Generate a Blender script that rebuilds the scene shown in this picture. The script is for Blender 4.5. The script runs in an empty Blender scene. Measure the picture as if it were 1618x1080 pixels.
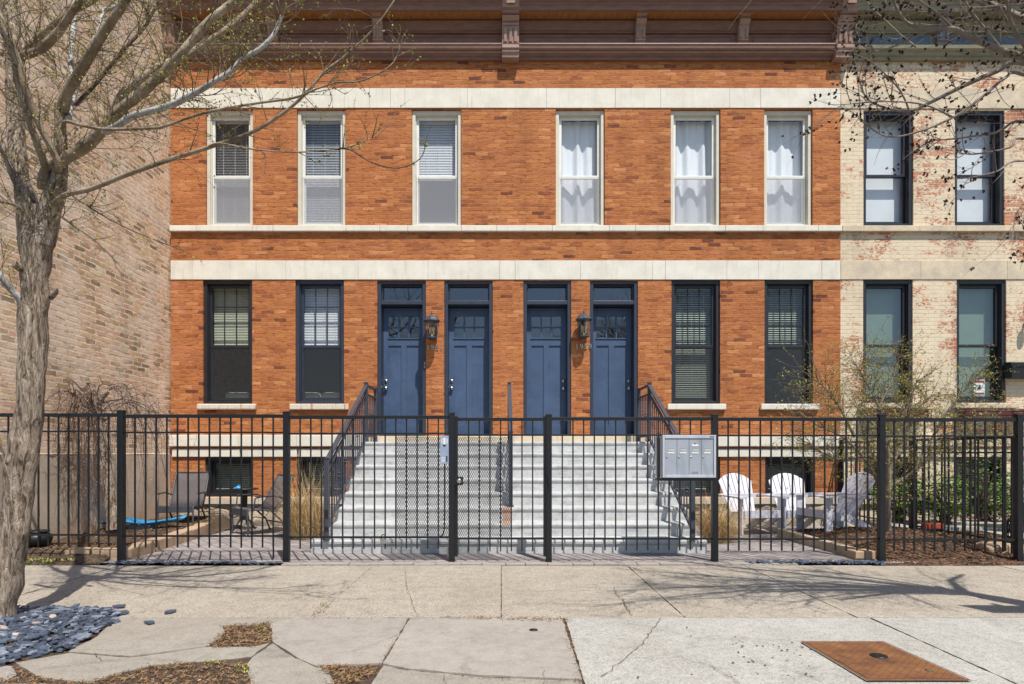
import bpy, bmesh, math, random
from mathutils import Vector, Matrix, noise as mnoise
R = math.radians
random.seed(7)
S = bpy.context.scene
C = S.collection
# ---------------------------------------------------------------- camera, sky, sun, exposure
F = 980.0; VX = 792.0; VY = 716.0; CAMZ = 1.14
cd = bpy.data.cameras.new('camera'); cam = bpy.data.objects.new('camera', cd); C.objects.link(cam)
cam.location = (0, 0, CAMZ); cam.rotation_euler = (R(90), 0, 0)
cd.sensor_width = 36; cd.lens = F/1618*36; cd.shift_x = (809-VX)/1618; cd.shift_y = (VY-540)/1618
cd.clip_start = 0.1; cd.clip_end = 600
S.camera = cam
SUN_AZ, SUN_EL = 24.0, 61.0
w = bpy.data.worlds.new('World'); S.world = w; w.use_nodes = True
nt = w.node_tree; bg = nt.nodes['Background']; sky = nt.nodes.new('ShaderNodeTexSky')
sky.sky_type = 'NISHITA'; sky.sun_disc = False; sky.sun_elevation = R(SUN_EL); sky.sun_rotation = R(180-SUN_AZ)
sky.air_density = 1.0; sky.dust_density = 0.6; sky.ozone_density = 1.5
nt.links.new(sky.outputs[0], bg.inputs[0]); bg.inputs[1].default_value = 0.11
sl = bpy.data.lights.new('sun', 'SUN'); sl.energy = 4.7; sl.angle = R(0.5); sl.color = (1.0, .955, .89)
so = bpy.data.objects.new('sun', sl); C.objects.link(so)
dvec = Vector((-math.sin(R(SUN_AZ))*math.cos(R(SUN_EL)), math.cos(R(SUN_AZ))*math.cos(R(SUN_EL)), -math.sin(R(SUN_EL))))
so.rotation_euler = dvec.to_track_quat('-Z', 'Y').to_euler(); so.location = (4, -6, 12)
S.view_settings.view_transform = 'Standard'; S.view_settings.look = 'None'; S.view_settings.gamma = 1
S.view_settings.exposure = 0.3

# ---------------------------------------------------------------- helpers
def P(px, py, D): return Vector(((px-VX)*D/F, D, CAMZ+(VY-py)*D/F))
def Xp(px, D): return (px-VX)*D/F
def Zp(py, D): return CAMZ+(VY-py)*D/F

class MB:
    def __init__(s): s.v=[]; s.f=[]; s.m=[]; s.s=[]
    def add(s, vs, fs, mi=0, smooth=False):
        b=len(s.v); s.v.extend([tuple(p) for p in vs])
        for f in fs: s.f.append([b+i for i in f]); s.m.append(mi); s.s.append(smooth)
        return s
    def box(s, x0,x1,y0,y1,z0,z1, mi=0, M=None):
        vs=[Vector(p) for p in ((x0,y0,z0),(x1,y0,z0),(x1,y1,z0),(x0,y1,z0),(x0,y0,z1),(x1,y0,z1),(x1,y1,z1),(x0,y1,z1))]
        if M: vs=[M@p for p in vs]
        return s.add(vs, [(0,3,2,1),(4,5,6,7),(0,1,5,4),(1,2,6,5),(2,3,7,6),(3,0,4,7)], mi)
    def cbox(s, x0,x1,y0,y1,z0,z1, c=.006, mi=0, M=None):
        # box with chamfered edges
        bm=bmesh.new(); r=bmesh.ops.create_cube(bm,size=1)
        for v in bm.verts: v.co=Vector(((x0+x1)/2+v.co.x*(x1-x0),(y0+y1)/2+v.co.y*(y1-y0),(z0+z1)/2+v.co.z*(z1-z0)))
        c=min(c,.45*min(abs(x1-x0),abs(y1-y0),abs(z1-z0)))
        bmesh.ops.bevel(bm,geom=bm.edges[:],offset=c,segments=2,affect='EDGES',profile=.6)
        bm.verts.index_update()
        vs=[(M@v.co) if M else v.co.copy() for v in bm.verts]
        s.add(vs,[[v.index for v in f.verts] for f in bm.faces],mi); bm.free(); return s
    def beam(s, a, b, w, h, mi=0, up=Vector((0,0,1)), c=0):
        a=Vector(a); b=Vector(b); d=(b-a); L=d.length; d.normalize()
        if abs(d.dot(up))>.99: up=Vector((0,1,0))
        x=d.cross(up).normalized(); z=x.cross(d).normalized()
        M=Matrix((( x.x,d.x,z.x,a.x),(x.y,d.y,z.y,a.y),(x.z,d.z,z.z,a.z),(0,0,0,1)))
        if c: return s.cbox(-w/2,w/2,0,L,-h/2,h/2,c,mi,M)
        return s.box(-w/2,w/2,0,L,-h/2,h/2,mi,M)
    def prism(s, poly, x0, x1, mi=0, smooth=False):
        # poly = [(y,z)...] extruded along x
        n=len(poly); vs=[(x0,p[0],p[1]) for p in poly]+[(x1,p[0],p[1]) for p in poly]
        fs=[(i,(i+1)%n,n+(i+1)%n,n+i) for i in range(n)]
        s.add(vs,fs,mi,smooth); s.add(vs,[tuple(range(n))[::-1],tuple(range(n,2*n))],mi); return s
    def slab(s, poly, z0, z1, mi=0):
        n=len(poly); vs=[(p[0],p[1],z0) for p in poly]+[(p[0],p[1],z1) for p in poly]
        s.add(vs,[(i,(i+1)%n,n+(i+1)%n,n+i) for i in range(n)]+[tuple(range(n))[::-1],tuple(range(n,2*n))],mi); return s
    def tube(s, pts, rad, n=6, mi=0, smooth=True, cap=True, bump=0, bs=5):
        pts=[Vector(p) for p in pts]; m=len(pts)
        if not hasattr(rad,'__len__'): rad=[rad]*m
        vs=[]; t0=(pts[1]-pts[0]).normalized()
        u=t0.cross(Vector((0.13,0.31,.94)));
        if u.length<.1: u=t0.cross(Vector((1,0,0)))
        u.normalize()
        for i in range(m):
            t=(pts[min(i+1,m-1)]-pts[max(i-1,0)])
            if t.length<1e-7: t=t0
            t=t.normalized(); u=(u-t*u.dot(t)).normalized(); w_=t.cross(u)
            for k in range(n):
                a=2*math.pi*k/n; d=u*math.cos(a)+w_*math.sin(a); r=rad[i]
                if bump: r*=1+bump*mnoise.noise((pts[i]+d*r)*bs)
                vs.append(pts[i]+d*r)
        fs=[(i*n+k,i*n+(k+1)%n,(i+1)*n+(k+1)%n,(i+1)*n+k) for i in range(m-1) for k in range(n)]
        s.add(vs,fs,mi,smooth)
        if cap:
            s.add(vs[:n],[tuple(range(n))[::-1]],mi); s.add(vs[-n:],[tuple(range(n))],mi)
        return s
    def lathe(s, prof, c, n=16, mi=0, axis='z', smooth=True):
        c=Vector(c); vs=[]
        for r,h in prof:
            for k in range(n):
                a=2*math.pi*k/n; x,y=r*math.cos(a),r*math.sin(a)
                vs.append(c+(Vector((x,y,h)) if axis=='z' else Vector((x,-h,y))))
        m=len(prof)
        s.add(vs,[(i*n+k,i*n+(k+1)%n,(i+1)*n+(k+1)%n,(i+1)*n+k) for i in range(m-1) for k in range(n)],mi,smooth)
        s.add(vs[:n],[tuple(range(n))[::-1]],mi); s.add(vs[-n:],[tuple(range(n))],mi); return s
    def quad(s, c, u, v, mi=0):
        c=Vector(c); return s.add([c-u-v,c+u-v,c+u+v,c-u+v],[(0,1,2,3)],mi)
    def build(s, name, mats, parent=None, loc=None, **tags):
        me=bpy.data.meshes.new(name); me.from_pydata(s.v,[],s.f)
        if not isinstance(mats,(list,tuple)): mats=[mats]
        for m in mats: me.materials.append(m)
        me.polygons.foreach_set('material_index', s.m); me.polygons.foreach_set('use_smooth', s.s)
        me.update()
        o=bpy.data.objects.new(name,me); C.objects.link(o)
        if parent:
            o.parent=parent
            if loc is None: o.matrix_parent_inverse=wm(parent).inverted()
        if loc is not None: o.location=loc
        for k,v in tags.items(): o[k]=v
        return o

def wm(o):
    m=Matrix.LocRotScale(o.location,o.rotation_euler,o.scale)
    return wm(o.parent)@o.matrix_parent_inverse@m if o.parent else m
def tag(o,label=None,cat=None,group=None,kind=None):
    if label: o['label']=label
    if cat: o['category']=cat
    if group: o['group']=group
    if kind: o['kind']=kind
    return o
def empty(name, loc=(0,0,0), rz=0):
    o=bpy.data.objects.new(name,None); C.objects.link(o); o.location=loc; o.rotation_euler=(0,0,rz); o.empty_display_size=.1
    return o
def copy_tree(o, parent=None):
    c=o.copy(); C.objects.link(c)
    if parent: c.parent=parent
    for ch in list(o.children): copy_tree(ch,c)
    return c

# ---------------------------------------------------------------- materials
def srgb(r,g,b):
    f=lambda c:(c/255/12.92) if c/255<=.04045 else ((c/255+.055)/1.055)**2.4
    return (f(r),f(g),f(b),1)
def sc(c,f): return (c[0]*f,c[1]*f,c[2]*f,1)
class N:
    def __init__(s,name):
        s.mat=bpy.data.materials.new(name); s.mat.use_nodes=True; s.t=s.mat.node_tree
        s.b=s.t.nodes['Principled BSDF']; s.out=s.t.nodes['Material Output']
    def n(s,typ,**kw):
        nd=s.t.nodes.new(typ)
        for k,v in kw.items():
            if k.startswith('i_'):
                nd.inputs[k[2:].replace('_',' ')].default_value=v
            else: setattr(nd,k,v)
        return nd
    def l(s,a,b): s.t.links.new(a,b)
    def coord(s,kind='pos'):
        if kind=='pos': return s.n('ShaderNodeNewGeometry').outputs['Position']
        return s.n('ShaderNodeTexCoord').outputs['Object']
    def map(s,vec,scale=(1,1,1),rot=(0,0,0),loc=(0,0,0)):
        m=s.n('ShaderNodeMapping'); m.inputs['Scale'].default_value=scale; m.inputs['Rotation'].default_value=rot; m.inputs['Location'].default_value=loc
        s.l(vec,m.inputs[0]); return m.outputs[0]
    def noise(s,vec,scale,detail=4,rough=.6,dist=0):
        m=s.n('ShaderNodeTexNoise'); m.inputs['Scale'].default_value=scale; m.inputs['Detail'].default_value=detail
        m.inputs['Roughness'].default_value=rough; m.inputs['Distortion'].default_value=dist
        s.l(vec,m.inputs['Vector']); return m.outputs[0]
    def ramp(s,fac,stops,interp='LINEAR'):
        r=s.n('ShaderNodeValToRGB'); r.color_ramp.interpolation=interp
        e=r.color_ramp.elements
        while len(e)<len(stops): e.new(.5)
        for el,(p,c) in zip(e,stops):
            el.position=p; el.color=c if len(c)==4 else (*c,1)
        s.l(fac,r.inputs[0]); return r.outputs[0]
    def g(s,v): return (v,v,v,1)
    def mix(s,fac,a,b,mode='MIX'):
        m=s.n('ShaderNodeMix',data_type='RGBA',blend_type=mode)
        for i,x in ((0,fac),(6,a),(7,b)):
            if isinstance(x,(int,float)): m.inputs[i].default_value=x
            elif isinstance(x,tuple): m.inputs[i].default_value=x
            else: s.l(x,m.inputs[i])
        return m.outputs[2]
    def math(s,op,a,b=0,c=None,clamp=False):
        m=s.n('ShaderNodeMath',operation=op); m.use_clamp=clamp
        for i,x in enumerate((a,b) if c is None else (a,b,c)):
            if isinstance(x,(int,float)): m.inputs[i].default_value=x
            else: s.l(x,m.inputs[i])
        return m.outputs[0]
    def bump(s,h,strength=.5,dist=.01):
        b=s.n('ShaderNodeBump'); b.inputs['Strength'].default_value=strength; b.inputs['Distance'].default_value=dist
        s.l(h,b.inputs['Height']); s.l(b.outputs[0],s.b.inputs['Normal'])
    def done(s,col=None,rough=.8,metal=0,spec=.5):
        if col is not None:
            if isinstance(col,tuple): s.b.inputs['Base Color'].default_value=col
            else: s.l(col,s.b.inputs['Base Color'])
        if isinstance(rough,(int,float)): s.b.inputs['Roughness'].default_value=rough
        else: s.l(rough,s.b.inputs['Roughness'])
        s.b.inputs['Metallic'].default_value=metal; s.b.inputs['Specular IOR Level'].default_value=spec
        return s.mat
def mottled(name,c1,c2,scale=8,rough=.8,metal=0,bump=.3,bscale=60,bdist=.003,coord='obj',stretch=(1,1,1),spec=.5,fine=.15,detail=5):
    n=N(name); v=n.map(n.coord(coord),stretch)
    a=n.noise(v,scale,detail,.65); f=n.ramp(a,[(.3,n.g(0)),(.7,n.g(1))])
    col=n.mix(f,c1,c2)
    b=n.noise(v,bscale,3,.7)
    if fine: 
        k=n.ramp(b,[(.25,n.g(1-fine*2)),(.6,n.g(1))]); col=n.mix(1.0,col,k,'MULTIPLY')
    if bump: n.bump(b,bump,bdist)
    return n.done(col,rough,metal,spec)

def brick(name,stops,mortar,axes,wd=.205,ht=.0645,ms=.006,smooth=.3,wob=.006,bstr=.6,bd=.006,paint=None,streak=.5,patch=None,var=.25,joint=None):
    n=N(name); pos=n.coord('pos')
    sp=n.n('ShaderNodeSeparateXYZ'); n.l(pos,sp.inputs[0]); cb=n.n('ShaderNodeCombineXYZ')
    n.l(sp.outputs[axes[0]],cb.inputs[0]); n.l(sp.outputs[2],cb.inputs[1]); uv=cb.outputs[0]
    wn=n.n('ShaderNodeTexNoise'); wn.inputs['Scale'].default_value=11; wn.inputs['Detail'].default_value=3; n.l(uv,wn.inputs['Vector'])
    wv=n.n('ShaderNodeVectorMath',operation='MULTIPLY_ADD'); n.l(wn.outputs['Color'],wv.inputs[0]); wv.inputs[1].default_value=(wob*2.4,wob*1.3,0)
    n.l(uv,wv.inputs[2]); duv=wv.outputs[0]
    bt=n.n('ShaderNodeTexBrick'); bt.offset=.5; bt.squash=1; 
    bt.inputs['Color1'].default_value=(0,0,0,1); bt.inputs['Color2'].default_value=(1,1,1,1); bt.inputs['Mortar'].default_value=(.5,.5,.5,1)
    bt.inputs['Scale'].default_value=1; bt.inputs['Mortar Size'].default_value=ms; bt.inputs['Mortar Smooth'].default_value=smooth
    bt.inputs['Brick Width'].default_value=wd; bt.inputs['Row Height'].default_value=ht; bt.inputs['Bias'].default_value=0
    n.l(duv,bt.inputs['Vector'])
    rnd=bt.outputs['Color']
    # shift the per-brick value by broad noise so that the mix drifts across the wall
    big=n.noise(uv,.8,4,.6)
    rr=n.math('ADD',rnd,n.math('MULTIPLY',n.math('SUBTRACT',big,.5),.5),clamp=True)
    col=n.ramp(rr,stops)
    # streaky handmade face
    st=n.noise(n.map(uv,(9,42,1)),1.0,6,.75,.4)
    sf=n.ramp(st,[(.28,n.g(1-streak)),(.5,n.g(1)),(.75,n.g(1+streak*.35))]); col=n.mix(1.0,col,sf,'MULTIPLY')
    mort=n.mix(n.noise(uv,6,4,.7),mortar[0],mortar[1])
    if joint: joint_shadow=n.ramp(n.noise(n.map(uv,(6,30,1)),1.0,5,.8),[(.5,n.g(0)),(.56,n.g(1))]); mort=n.mix(joint_shadow,mort,joint)  # dark dashes in the mortar paint the shadow lines between courses
    if patch:   # repointed / bleached areas
        pm=n.ramp(n.noise(uv,patch[0],4,.6),[(patch[1],n.g(0)),(patch[1]+.12,n.g(1))]); col=n.mix(n.math('MULTIPLY',pm,patch[3]),col,patch[2])
    fac=bt.outputs['Fac']
    fac2=n.math('MULTIPLY',fac,n.ramp(n.noise(uv,23,4,.7),[(.3,n.g(.45)),(.55,n.g(1))]))
    col=n.mix(fac2,col,mort)
    pit=n.ramp(n.noise(n.map(uv,(1,1.8,1)),48,3,.7),[(.27,n.g(.38)),(.36,n.g(1))]); col=n.mix(1.0,col,pit,'MULTIPLY')
    h=n.math('SUBTRACT',n.math('MULTIPLY_ADD',st,1.2,n.math('MULTIPLY',rnd,.25)),n.math('MULTIPLY',fac,.9))
    h=n.math('ADD',h,n.math('MULTIPLY',pit,.5))
    if paint:
        # old cream paint flaking off the brick: worn in drifts, brick by brick
        a=n.math('MULTIPLY_ADD',n.noise(uv,1.1,5,.65),.9,n.math('MULTIPLY',rnd,.12))
        a=n.math('ADD',a,n.math('MULTIPLY',n.noise(n.map(uv,(1,1.7,1)),18,5,.75),.75))
        a=n.math('SUBTRACT',a,n.math('MULTIPLY',fac,.10))
        pm=n.ramp(a,[(paint[2],n.g(1)),(paint[2]+.035,n.g(0))])
        pc=n.mix(n.noise(uv,2.2,5,.7),paint[0],paint[1])
        pc=n.mix(n.math('MULTIPLY',fac,.28),pc,srgb(150,135,115)); pc=n.mix(.6,pc,n.mix(1.0,pc,sf,'MULTIPLY'))
        col=n.mix(pm,col,pc)
    soot=n.ramp(n.noise(n.map(uv,(1.6,.45,1)),1.3,5,.65),[(.3,n.g(.80)),(.5,n.g(1)),(.75,n.g(1.05))]); col=n.mix(1.0,col,soot,'MULTIPLY')
    n.bump(h,bstr,bd)
    return n.done(col,.88,0,.25)

M={}
M['brick']=brick('orange_brick',[(0,srgb(114,66,44)),(.05,srgb(150,90,56)),(.16,srgb(169,103,60)),(.6,srgb(177,111,64)),(.88,srgb(184,118,68)),(1,srgb(198,136,86))],
    (srgb(180,118,82),srgb(190,136,108)),(0,2),ms=.0065,streak=.55,wob=.012,patch=(1.6,.58,srgb(186,120,88),.5),bstr=.8,bd=.009,joint=srgb(112,60,38))
M['brick_side']=brick('common_brick',[(0,srgb(134,116,90)),(.2,srgb(184,150,110)),(.45,srgb(214,180,138)),(.68,srgb(222,184,148)),(.85,srgb(212,168,138)),(1,srgb(228,204,170))],
    (srgb(236,222,206),srgb(218,202,186)),(1,2),wd=.21,ht=.072,ms=.012,smooth=.3,wob=.018,streak=.45,bstr=.4,patch=(1.5,.46,srgb(232,210,186),.6),joint=srgb(150,132,112))
M['brick_side_front']=brick('common_brick_front',[(0,srgb(110,60,40)),(.5,srgb(160,84,58)),(1,srgb(180,110,80))],
    (srgb(190,176,156),srgb(170,156,138)),(0,2),wd=.205,ht=.07,ms=.008)
M['brick_paint']=brick('painted_brick',[(0,srgb(124,72,54)),(.5,srgb(168,104,78)),(1,srgb(190,130,102))],
    (srgb(190,160,132),srgb(200,178,150)),(0,2),ms=.005,streak=.3,paint=(srgb(222,207,180),srgb(208,190,162),.918))
def limestone():
    n=N('limestone_paint'); v=n.coord('pos'); col=n.mix(n.ramp(n.noise(v,4,5,.65),[(.3,n.g(0)),(.7,n.g(1))]),srgb(224,220,206),srgb(208,202,187))
    dr=n.noise(n.map(v,(14,1,1.3)),1,5,.7); col=n.mix(1.0,col,n.ramp(dr,[(.3,n.g(.84)),(.46,n.g(1))]),'MULTIPLY')
    sp=n.noise(v,38,3,.6); col=n.mix(1.0,col,n.ramp(sp,[(.27,n.g(.6)),(.32,n.g(1))]),'MULTIPLY'); n.bump(n.math('ADD',n.noise(v,70,4),n.noise(v,12,4)),.4,.006); return n.done(col,.8)
M['stone']=limestone()
M['stone_tan']=mottled('weathered_stone',srgb(220,202,172),srgb(182,170,152),4,.85,bump=.35,bscale=50,coord='pos',fine=.1)
M['stone_base']=mottled('base_stone',srgb(214,204,186),srgb(186,176,158),4,.85,bump=.35,bscale=40,coord='pos',fine=.12)
def rusty_stone():
    n=N('rust_streaked_stone'); v=n.coord('pos'); s1=n.noise(n.map(v,(22,1,1.2)),1,3,.7); col=n.mix(n.ramp(s1,[(.56,n.g(0)),(.64,n.g(.8))]),srgb(214,206,188),srgb(172,112,66))
    col=n.mix(1.0,col,n.ramp(n.noise(v,30,5,.7),[(.3,n.g(.78)),(.6,n.g(1.02))]),'MULTIPLY'); n.bump(n.noise(v,60,4),.4,.006); return n.done(col,.85)
M['stone_rust']=rusty_stone()
def rubble():
    n=N('rubble'); v=n.coord('pos'); wv=n.n('ShaderNodeVectorMath',operation='MULTIPLY_ADD'); wn=n.n('ShaderNodeTexNoise'); wn.inputs['Scale'].default_value=5
    n.l(v,wn.inputs['Vector']); n.l(wn.outputs['Color'],wv.inputs[0]); wv.inputs[1].default_value=(.14,.14,.14); n.l(v,wv.inputs[2])
    vo=n.n('ShaderNodeTexVoronoi'); vo.inputs['Scale'].default_value=5; n.l(wv.outputs[0],vo.inputs['Vector'])
    ve=n.n('ShaderNodeTexVoronoi',feature='DISTANCE_TO_EDGE'); ve.inputs['Scale'].default_value=5; n.l(wv.outputs[0],ve.inputs['Vector'])
    bw=n.n('ShaderNodeRGBToBW'); n.l(vo.outputs['Color'],bw.inputs[0])
    col=n.ramp(bw.outputs[0],[(.1,srgb(150,132,112)),(.5,srgb(196,180,156)),(.9,srgb(170,160,146))])
    e=n.ramp(ve.outputs[0],[(.0,n.g(.45)),(.06,n.g(1))]); nz=n.noise(v,30,5,.7)
    col=n.mix(1.0,col,e,'MULTIPLY'); col=n.mix(1.0,col,n.ramp(nz,[(.3,n.g(.6)),(.6,n.g(1.05))]),'MULTIPLY')
    n.bump(n.math('ADD',n.math('MULTIPLY',e,1.5),nz),.9,.02); return n.done(col,.9)
M['rubble']=rubble()
def parge():
    n=N('parging'); v=n.coord('pos'); a=n.noise(v,1.3,5,.6); col=n.ramp(a,[(.3,srgb(176,158,138)),(.55,srgb(196,178,158)),(.75,srgb(184,160,136))])
    b=n.noise(v,14,5,.7); col=n.mix(1.0,col,n.ramp(b,[(.3,n.g(.88)),(.7,n.g(1.03))]),'MULTIPLY')
    sp=n.n('ShaderNodeSeparateXYZ'); n.l(v,sp.inputs[0])
    st=n.math('SUBTRACT',n.math('MULTIPLY',n.noise(v,2.5,4),.8),sp.outputs[2]); stn=n.ramp(st,[(.05,n.g(0)),(.4,n.g(.5))])
    col=n.mix(stn,col,srgb(176,124,88)); n.bump(n.noise(v,50,4),.25,.004); return n.done(col,.9)
M['parge']=parge()
def concrete(name,cols,agg=.2,rough=.85,scale=1.0):
    n=N(name); v=n.coord('pos'); a=n.noise(v,1.1*scale,6,.62,.3); col=n.ramp(a,[(.25,cols[0]),(.5,cols[1]),(.75,cols[2])])
    m=n.noise(v,9*scale,5,.7); col=n.mix(1.0,col,n.ramp(m,[(.3,n.g(.80)),(.52,n.g(1.0)),(.8,n.g(1.07))]),'MULTIPLY')
    vo=n.n('ShaderNodeTexVoronoi'); vo.inputs['Scale'].default_value=150; n.l(v,vo.inputs['Vector'])
    bw=n.n('ShaderNodeRGBToBW'); n.l(vo.outputs['Color'],bw.inputs[0])
    col=n.mix(1.0,col,n.ramp(bw.outputs[0],[(.15,n.g(1-agg*2.2)),(.5,n.g(1)),(.9,n.g(1+agg*.9))]),'MULTIPLY')
    stn=n.noise(v,2.6,5,.75,.6); col=n.mix(1.0,col,n.ramp(stn,[(.26,n.g(.74)),(.40,n.g(.97)),(.6,n.g(1)),(.78,n.g(1.06))]),'MULTIPLY')
    f=n.noise(v,220,3,.7); sp=n.ramp(n.noise(v,45,2,.5),[(.24,n.g(.6)),(.3,n.g(1))]); col=n.mix(.7,col,n.mix(1.0,col,sp,'MULTIPLY'))
    n.bump(n.math('ADD',f,n.math('MULTIPLY',m,.6)),.35,.004); return n,col
n_,c_=concrete('sidewalk_aggregate',[sc(srgb(182,170,152),0.7),sc(srgb(194,182,164),0.7),sc(srgb(203,193,177),0.7)],.22); M['walk']=n_.done(c_,.9)
n_,c_=concrete('sidewalk_concrete',[sc(srgb(166,157,143),0.66),sc(srgb(184,175,160),0.66),sc(srgb(196,188,174),0.66)],.1); M['walk2']=n_.done(c_,.9)
n_,c_=concrete('sidewalk_pale',[sc(srgb(186,181,170),0.7),sc(srgb(200,196,186),0.7),sc(srgb(210,206,197),0.7)],.16,scale=1.6); M['walk3']=n_.done(c_,.9)
n_,c_=concrete('sidewalk_smooth',[sc(srgb(178,169,157),0.67),sc(srgb(190,181,169),0.67),sc(srgb(196,188,176),0.67)],.07); M['walk4']=n_.done(c_,.9)
def stair_m():
    n,col=concrete('stair_concrete',[sc(srgb(178,178,175),0.9),sc(srgb(196,197,196),0.9),sc(srgb(208,209,209),0.9)],.04,scale=1.5)
    v=n.coord('pos'); sp=n.n('ShaderNodeSeparateXYZ'); n.l(v,sp.inputs[0])
    ln=n.noise(n.map(v,(3,8,14)),1,6,.75); col=n.mix(1.0,col,n.ramp(ln,[(.3,n.g(.62)),(.5,n.g(1))]),'MULTIPLY')
    # rust below the middle railing post
    dx=n.math('ABSOLUTE',n.math('SUBTRACT',sp.outputs[0],.07)); gx=n.math('LESS_THAN',dx,n.math('MULTIPLY_ADD',n.noise(v,20,4),.08,.02))
    gz=n.math('MULTIPLY',n.math('LESS_THAN',sp.outputs[2],.47),n.math('GREATER_THAN',sp.outputs[2],.28))
    rf=n.math('MULTIPLY',n.math('MULTIPLY',gx,gz),n.math('MULTIPLY',n.noise(v,26,4),1.1)); col=n.mix(rf,col,srgb(176,112,48))
    return n.done(col,.85)
M['stair']=stair_m()
def pavers():
    n=N('pavers'); v=n.coord('pos'); r=n.map(v,(1,1,1),(0,0,R(52)))
    bt=n.n('ShaderNodeTexBrick'); bt.inputs['Color1'].default_value=srgb(128,122,122); bt.inputs['Color2'].default_value=srgb(158,150,146); bt.inputs['Mortar'].default_value=srgb(70,64,60)
    bt.inputs['Scale'].default_value=1; bt.inputs['Mortar Size'].default_value=.005; bt.inputs['Brick Width'].default_value=.23; bt.inputs['Row Height'].default_value=.15
    n.l(r,bt.inputs['Vector']); col=n.mix(1.0,bt.outputs['Color'],n.ramp(n.noise(v,12,5,.7),[(.3,n.g(.8)),(.7,n.g(1.08))]),'MULTIPLY')
    n.bump(n.math('SUBTRACT',n.math('MULTIPLY',n.noise(v,90,3),.3),bt.outputs['Fac']),.5,.005); return n.done(col,.85)
M['paver']=pavers()
M['paver_edge']=mottled('edge_paver',srgb(150,144,136),srgb(168,156,140),4,.85,bump=.4,bscale=90,coord='pos',fine=.12)
M['soil']=mottled('soil',srgb(104,84,64),srgb(70,54,42),9,.95,bump=.9,bscale=55,bdist=.02,coord='pos',fine=.3)
M['mulch']=mottled('mulch_wood',srgb(112,82,58),srgb(66,46,34),3,.95,bump=.5,bscale=90,coord='pos',fine=.3)
M['mulch2']=mottled('mulch_pale',srgb(158,124,92),srgb(120,92,68),3,.95,bump=.5,bscale=90,coord='pos',fine=.2)
M['slate']=mottled('slate',srgb(92,104,120),srgb(58,66,80),6,.55,bump=.4,bscale=70,coord='pos',fine=.15)
M['slate2']=mottled('slate_pale',srgb(140,148,160),srgb(108,116,128),6,.6,bump=.4,bscale=70,coord='pos',fine=.1)
M['slate3']=mottled('slate_dark',srgb(70,78,92),srgb(46,52,62),6,.6,bump=.4,bscale=70,coord='pos',fine=.15)
M['pebble']=mottled('pebble',srgb(198,180,166),srgb(170,150,138),6,.8,bump=.3,coord='pos')
M['asphalt']=mottled('asphalt',srgb(74,74,76),srgb(62,62,64),2,.9,bump=.5,bscale=120,coord='pos')
M['ground']=mottled('earth',srgb(120,108,84),srgb(96,98,66),.7,.95,bump=.4,bscale=12,coord='pos')
M['block']=mottled('retaining_block',srgb(196,168,138),srgb(166,140,114),5,.9,bump=.7,bscale=40,bdist=.008,coord='pos',fine=.15)
M['curbstone']=mottled('curb_concrete',srgb(184,168,146),srgb(152,136,116),4,.9,bump=.5,bscale=50,coord='pos',fine=.12)
M['crack']=mottled('crack_dirt',srgb(76,62,48),srgb(112,92,70),14,.95,bump=.5,coord='pos')
M['black']=mottled('black_powder_coat',srgb(15,16,19),srgb(21,22,26),20,.42,bump=.12,bscale=200,fine=.03,spec=.5)
M['rail']=mottled('railing_paint',srgb(58,60,70),srgb(66,69,80),14,.5,bump=.15,bscale=150,fine=.05)
M['mesh']=mottled('mesh_metal',srgb(44,42,42),srgb(58,56,55),30,.5,bump=.1,fine=.05,metal=.2)
M['cornice']=mottled('cornice_paint',srgb(138,101,84),srgb(112,80,66),4,.55,bump=.2,bscale=60,coord='pos',stretch=(1,4,4),fine=.1)
M['cornice_l']=mottled('bracket_highlight_paint',srgb(172,140,124),srgb(140,110,96),5,.5,bump=.2,bscale=60,coord='pos',fine=.1)  # lighter cornice paint for brackets, also the colour of the painted moulding highlights
M['soffit']=mottled('soffit_boards',srgb(178,124,66),srgb(140,92,48),6,.75,bump=.3,bscale=40,coord='pos',stretch=(6,1,1),fine=.12)
M['olive']=mottled('olive_paint',srgb(152,146,120),srgb(126,122,98),4,.55,bump=.2,bscale=60,coord='pos',fine=.08)
M['bluep']=mottled('blue_panel',srgb(66,88,114),srgb(104,122,134),8,.6,bump=.2,bscale=60,coord='pos',fine=.1)
M['mauve']=mottled('mauve_paint',srgb(138,132,142),srgb(112,106,118),5,.5,bump=.2,bscale=60,coord='pos',fine=.08)
M['cream']=mottled('cream_frame',srgb(214,208,190),srgb(200,194,176),6,.5,bump=.1,bscale=60,coord='pos',fine=.05)
M['white']=mottled('white_sash',srgb(228,227,220),srgb(216,214,206),6,.45,bump=.08,bscale=60,coord='pos',fine=.03)
M['dark']=mottled('dark_frame',srgb(40,41,46),srgb(33,33,38),6,.4,bump=.1,bscale=80,coord='pos',fine=.05)
M['darkblue']=mottled('blue_black_frame',srgb(50,57,72),srgb(42,48,62),6,.42,bump=.12,bscale=80,coord='pos',fine=.05)
def door_m():
    n=N('door_paint'); v=n.coord('pos'); col=n.mix(n.ramp(n.noise(v,2.4,7,.7,.5),[(.35,n.g(0)),(.65,n.g(1))]),srgb(68,88,118),srgb(56,75,104))
    sc_=n.noise(n.map(v,(9,1,3)),1.6,6,.8,1.5); col=n.mix(n.ramp(sc_,[(.62,n.g(0)),(.72,n.g(.35))]),col,srgb(96,112,134)); dk=n.noise(v,7,6,.8); col=n.mix(1.0,col,n.ramp(dk,[(.34,n.g(.8)),(.46,n.g(1))]),'MULTIPLY')
    n.bump(n.noise(v,40,4),.15,.003); return n.done(col,n.ramp(sc_,[(.3,n.g(.38)),(.7,n.g(.6))]))
M['door']=door_m()
M['blind']=mottled('blind_white',srgb(226,228,232),srgb(216,218,222),3,.5,bump=0,fine=0)
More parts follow.
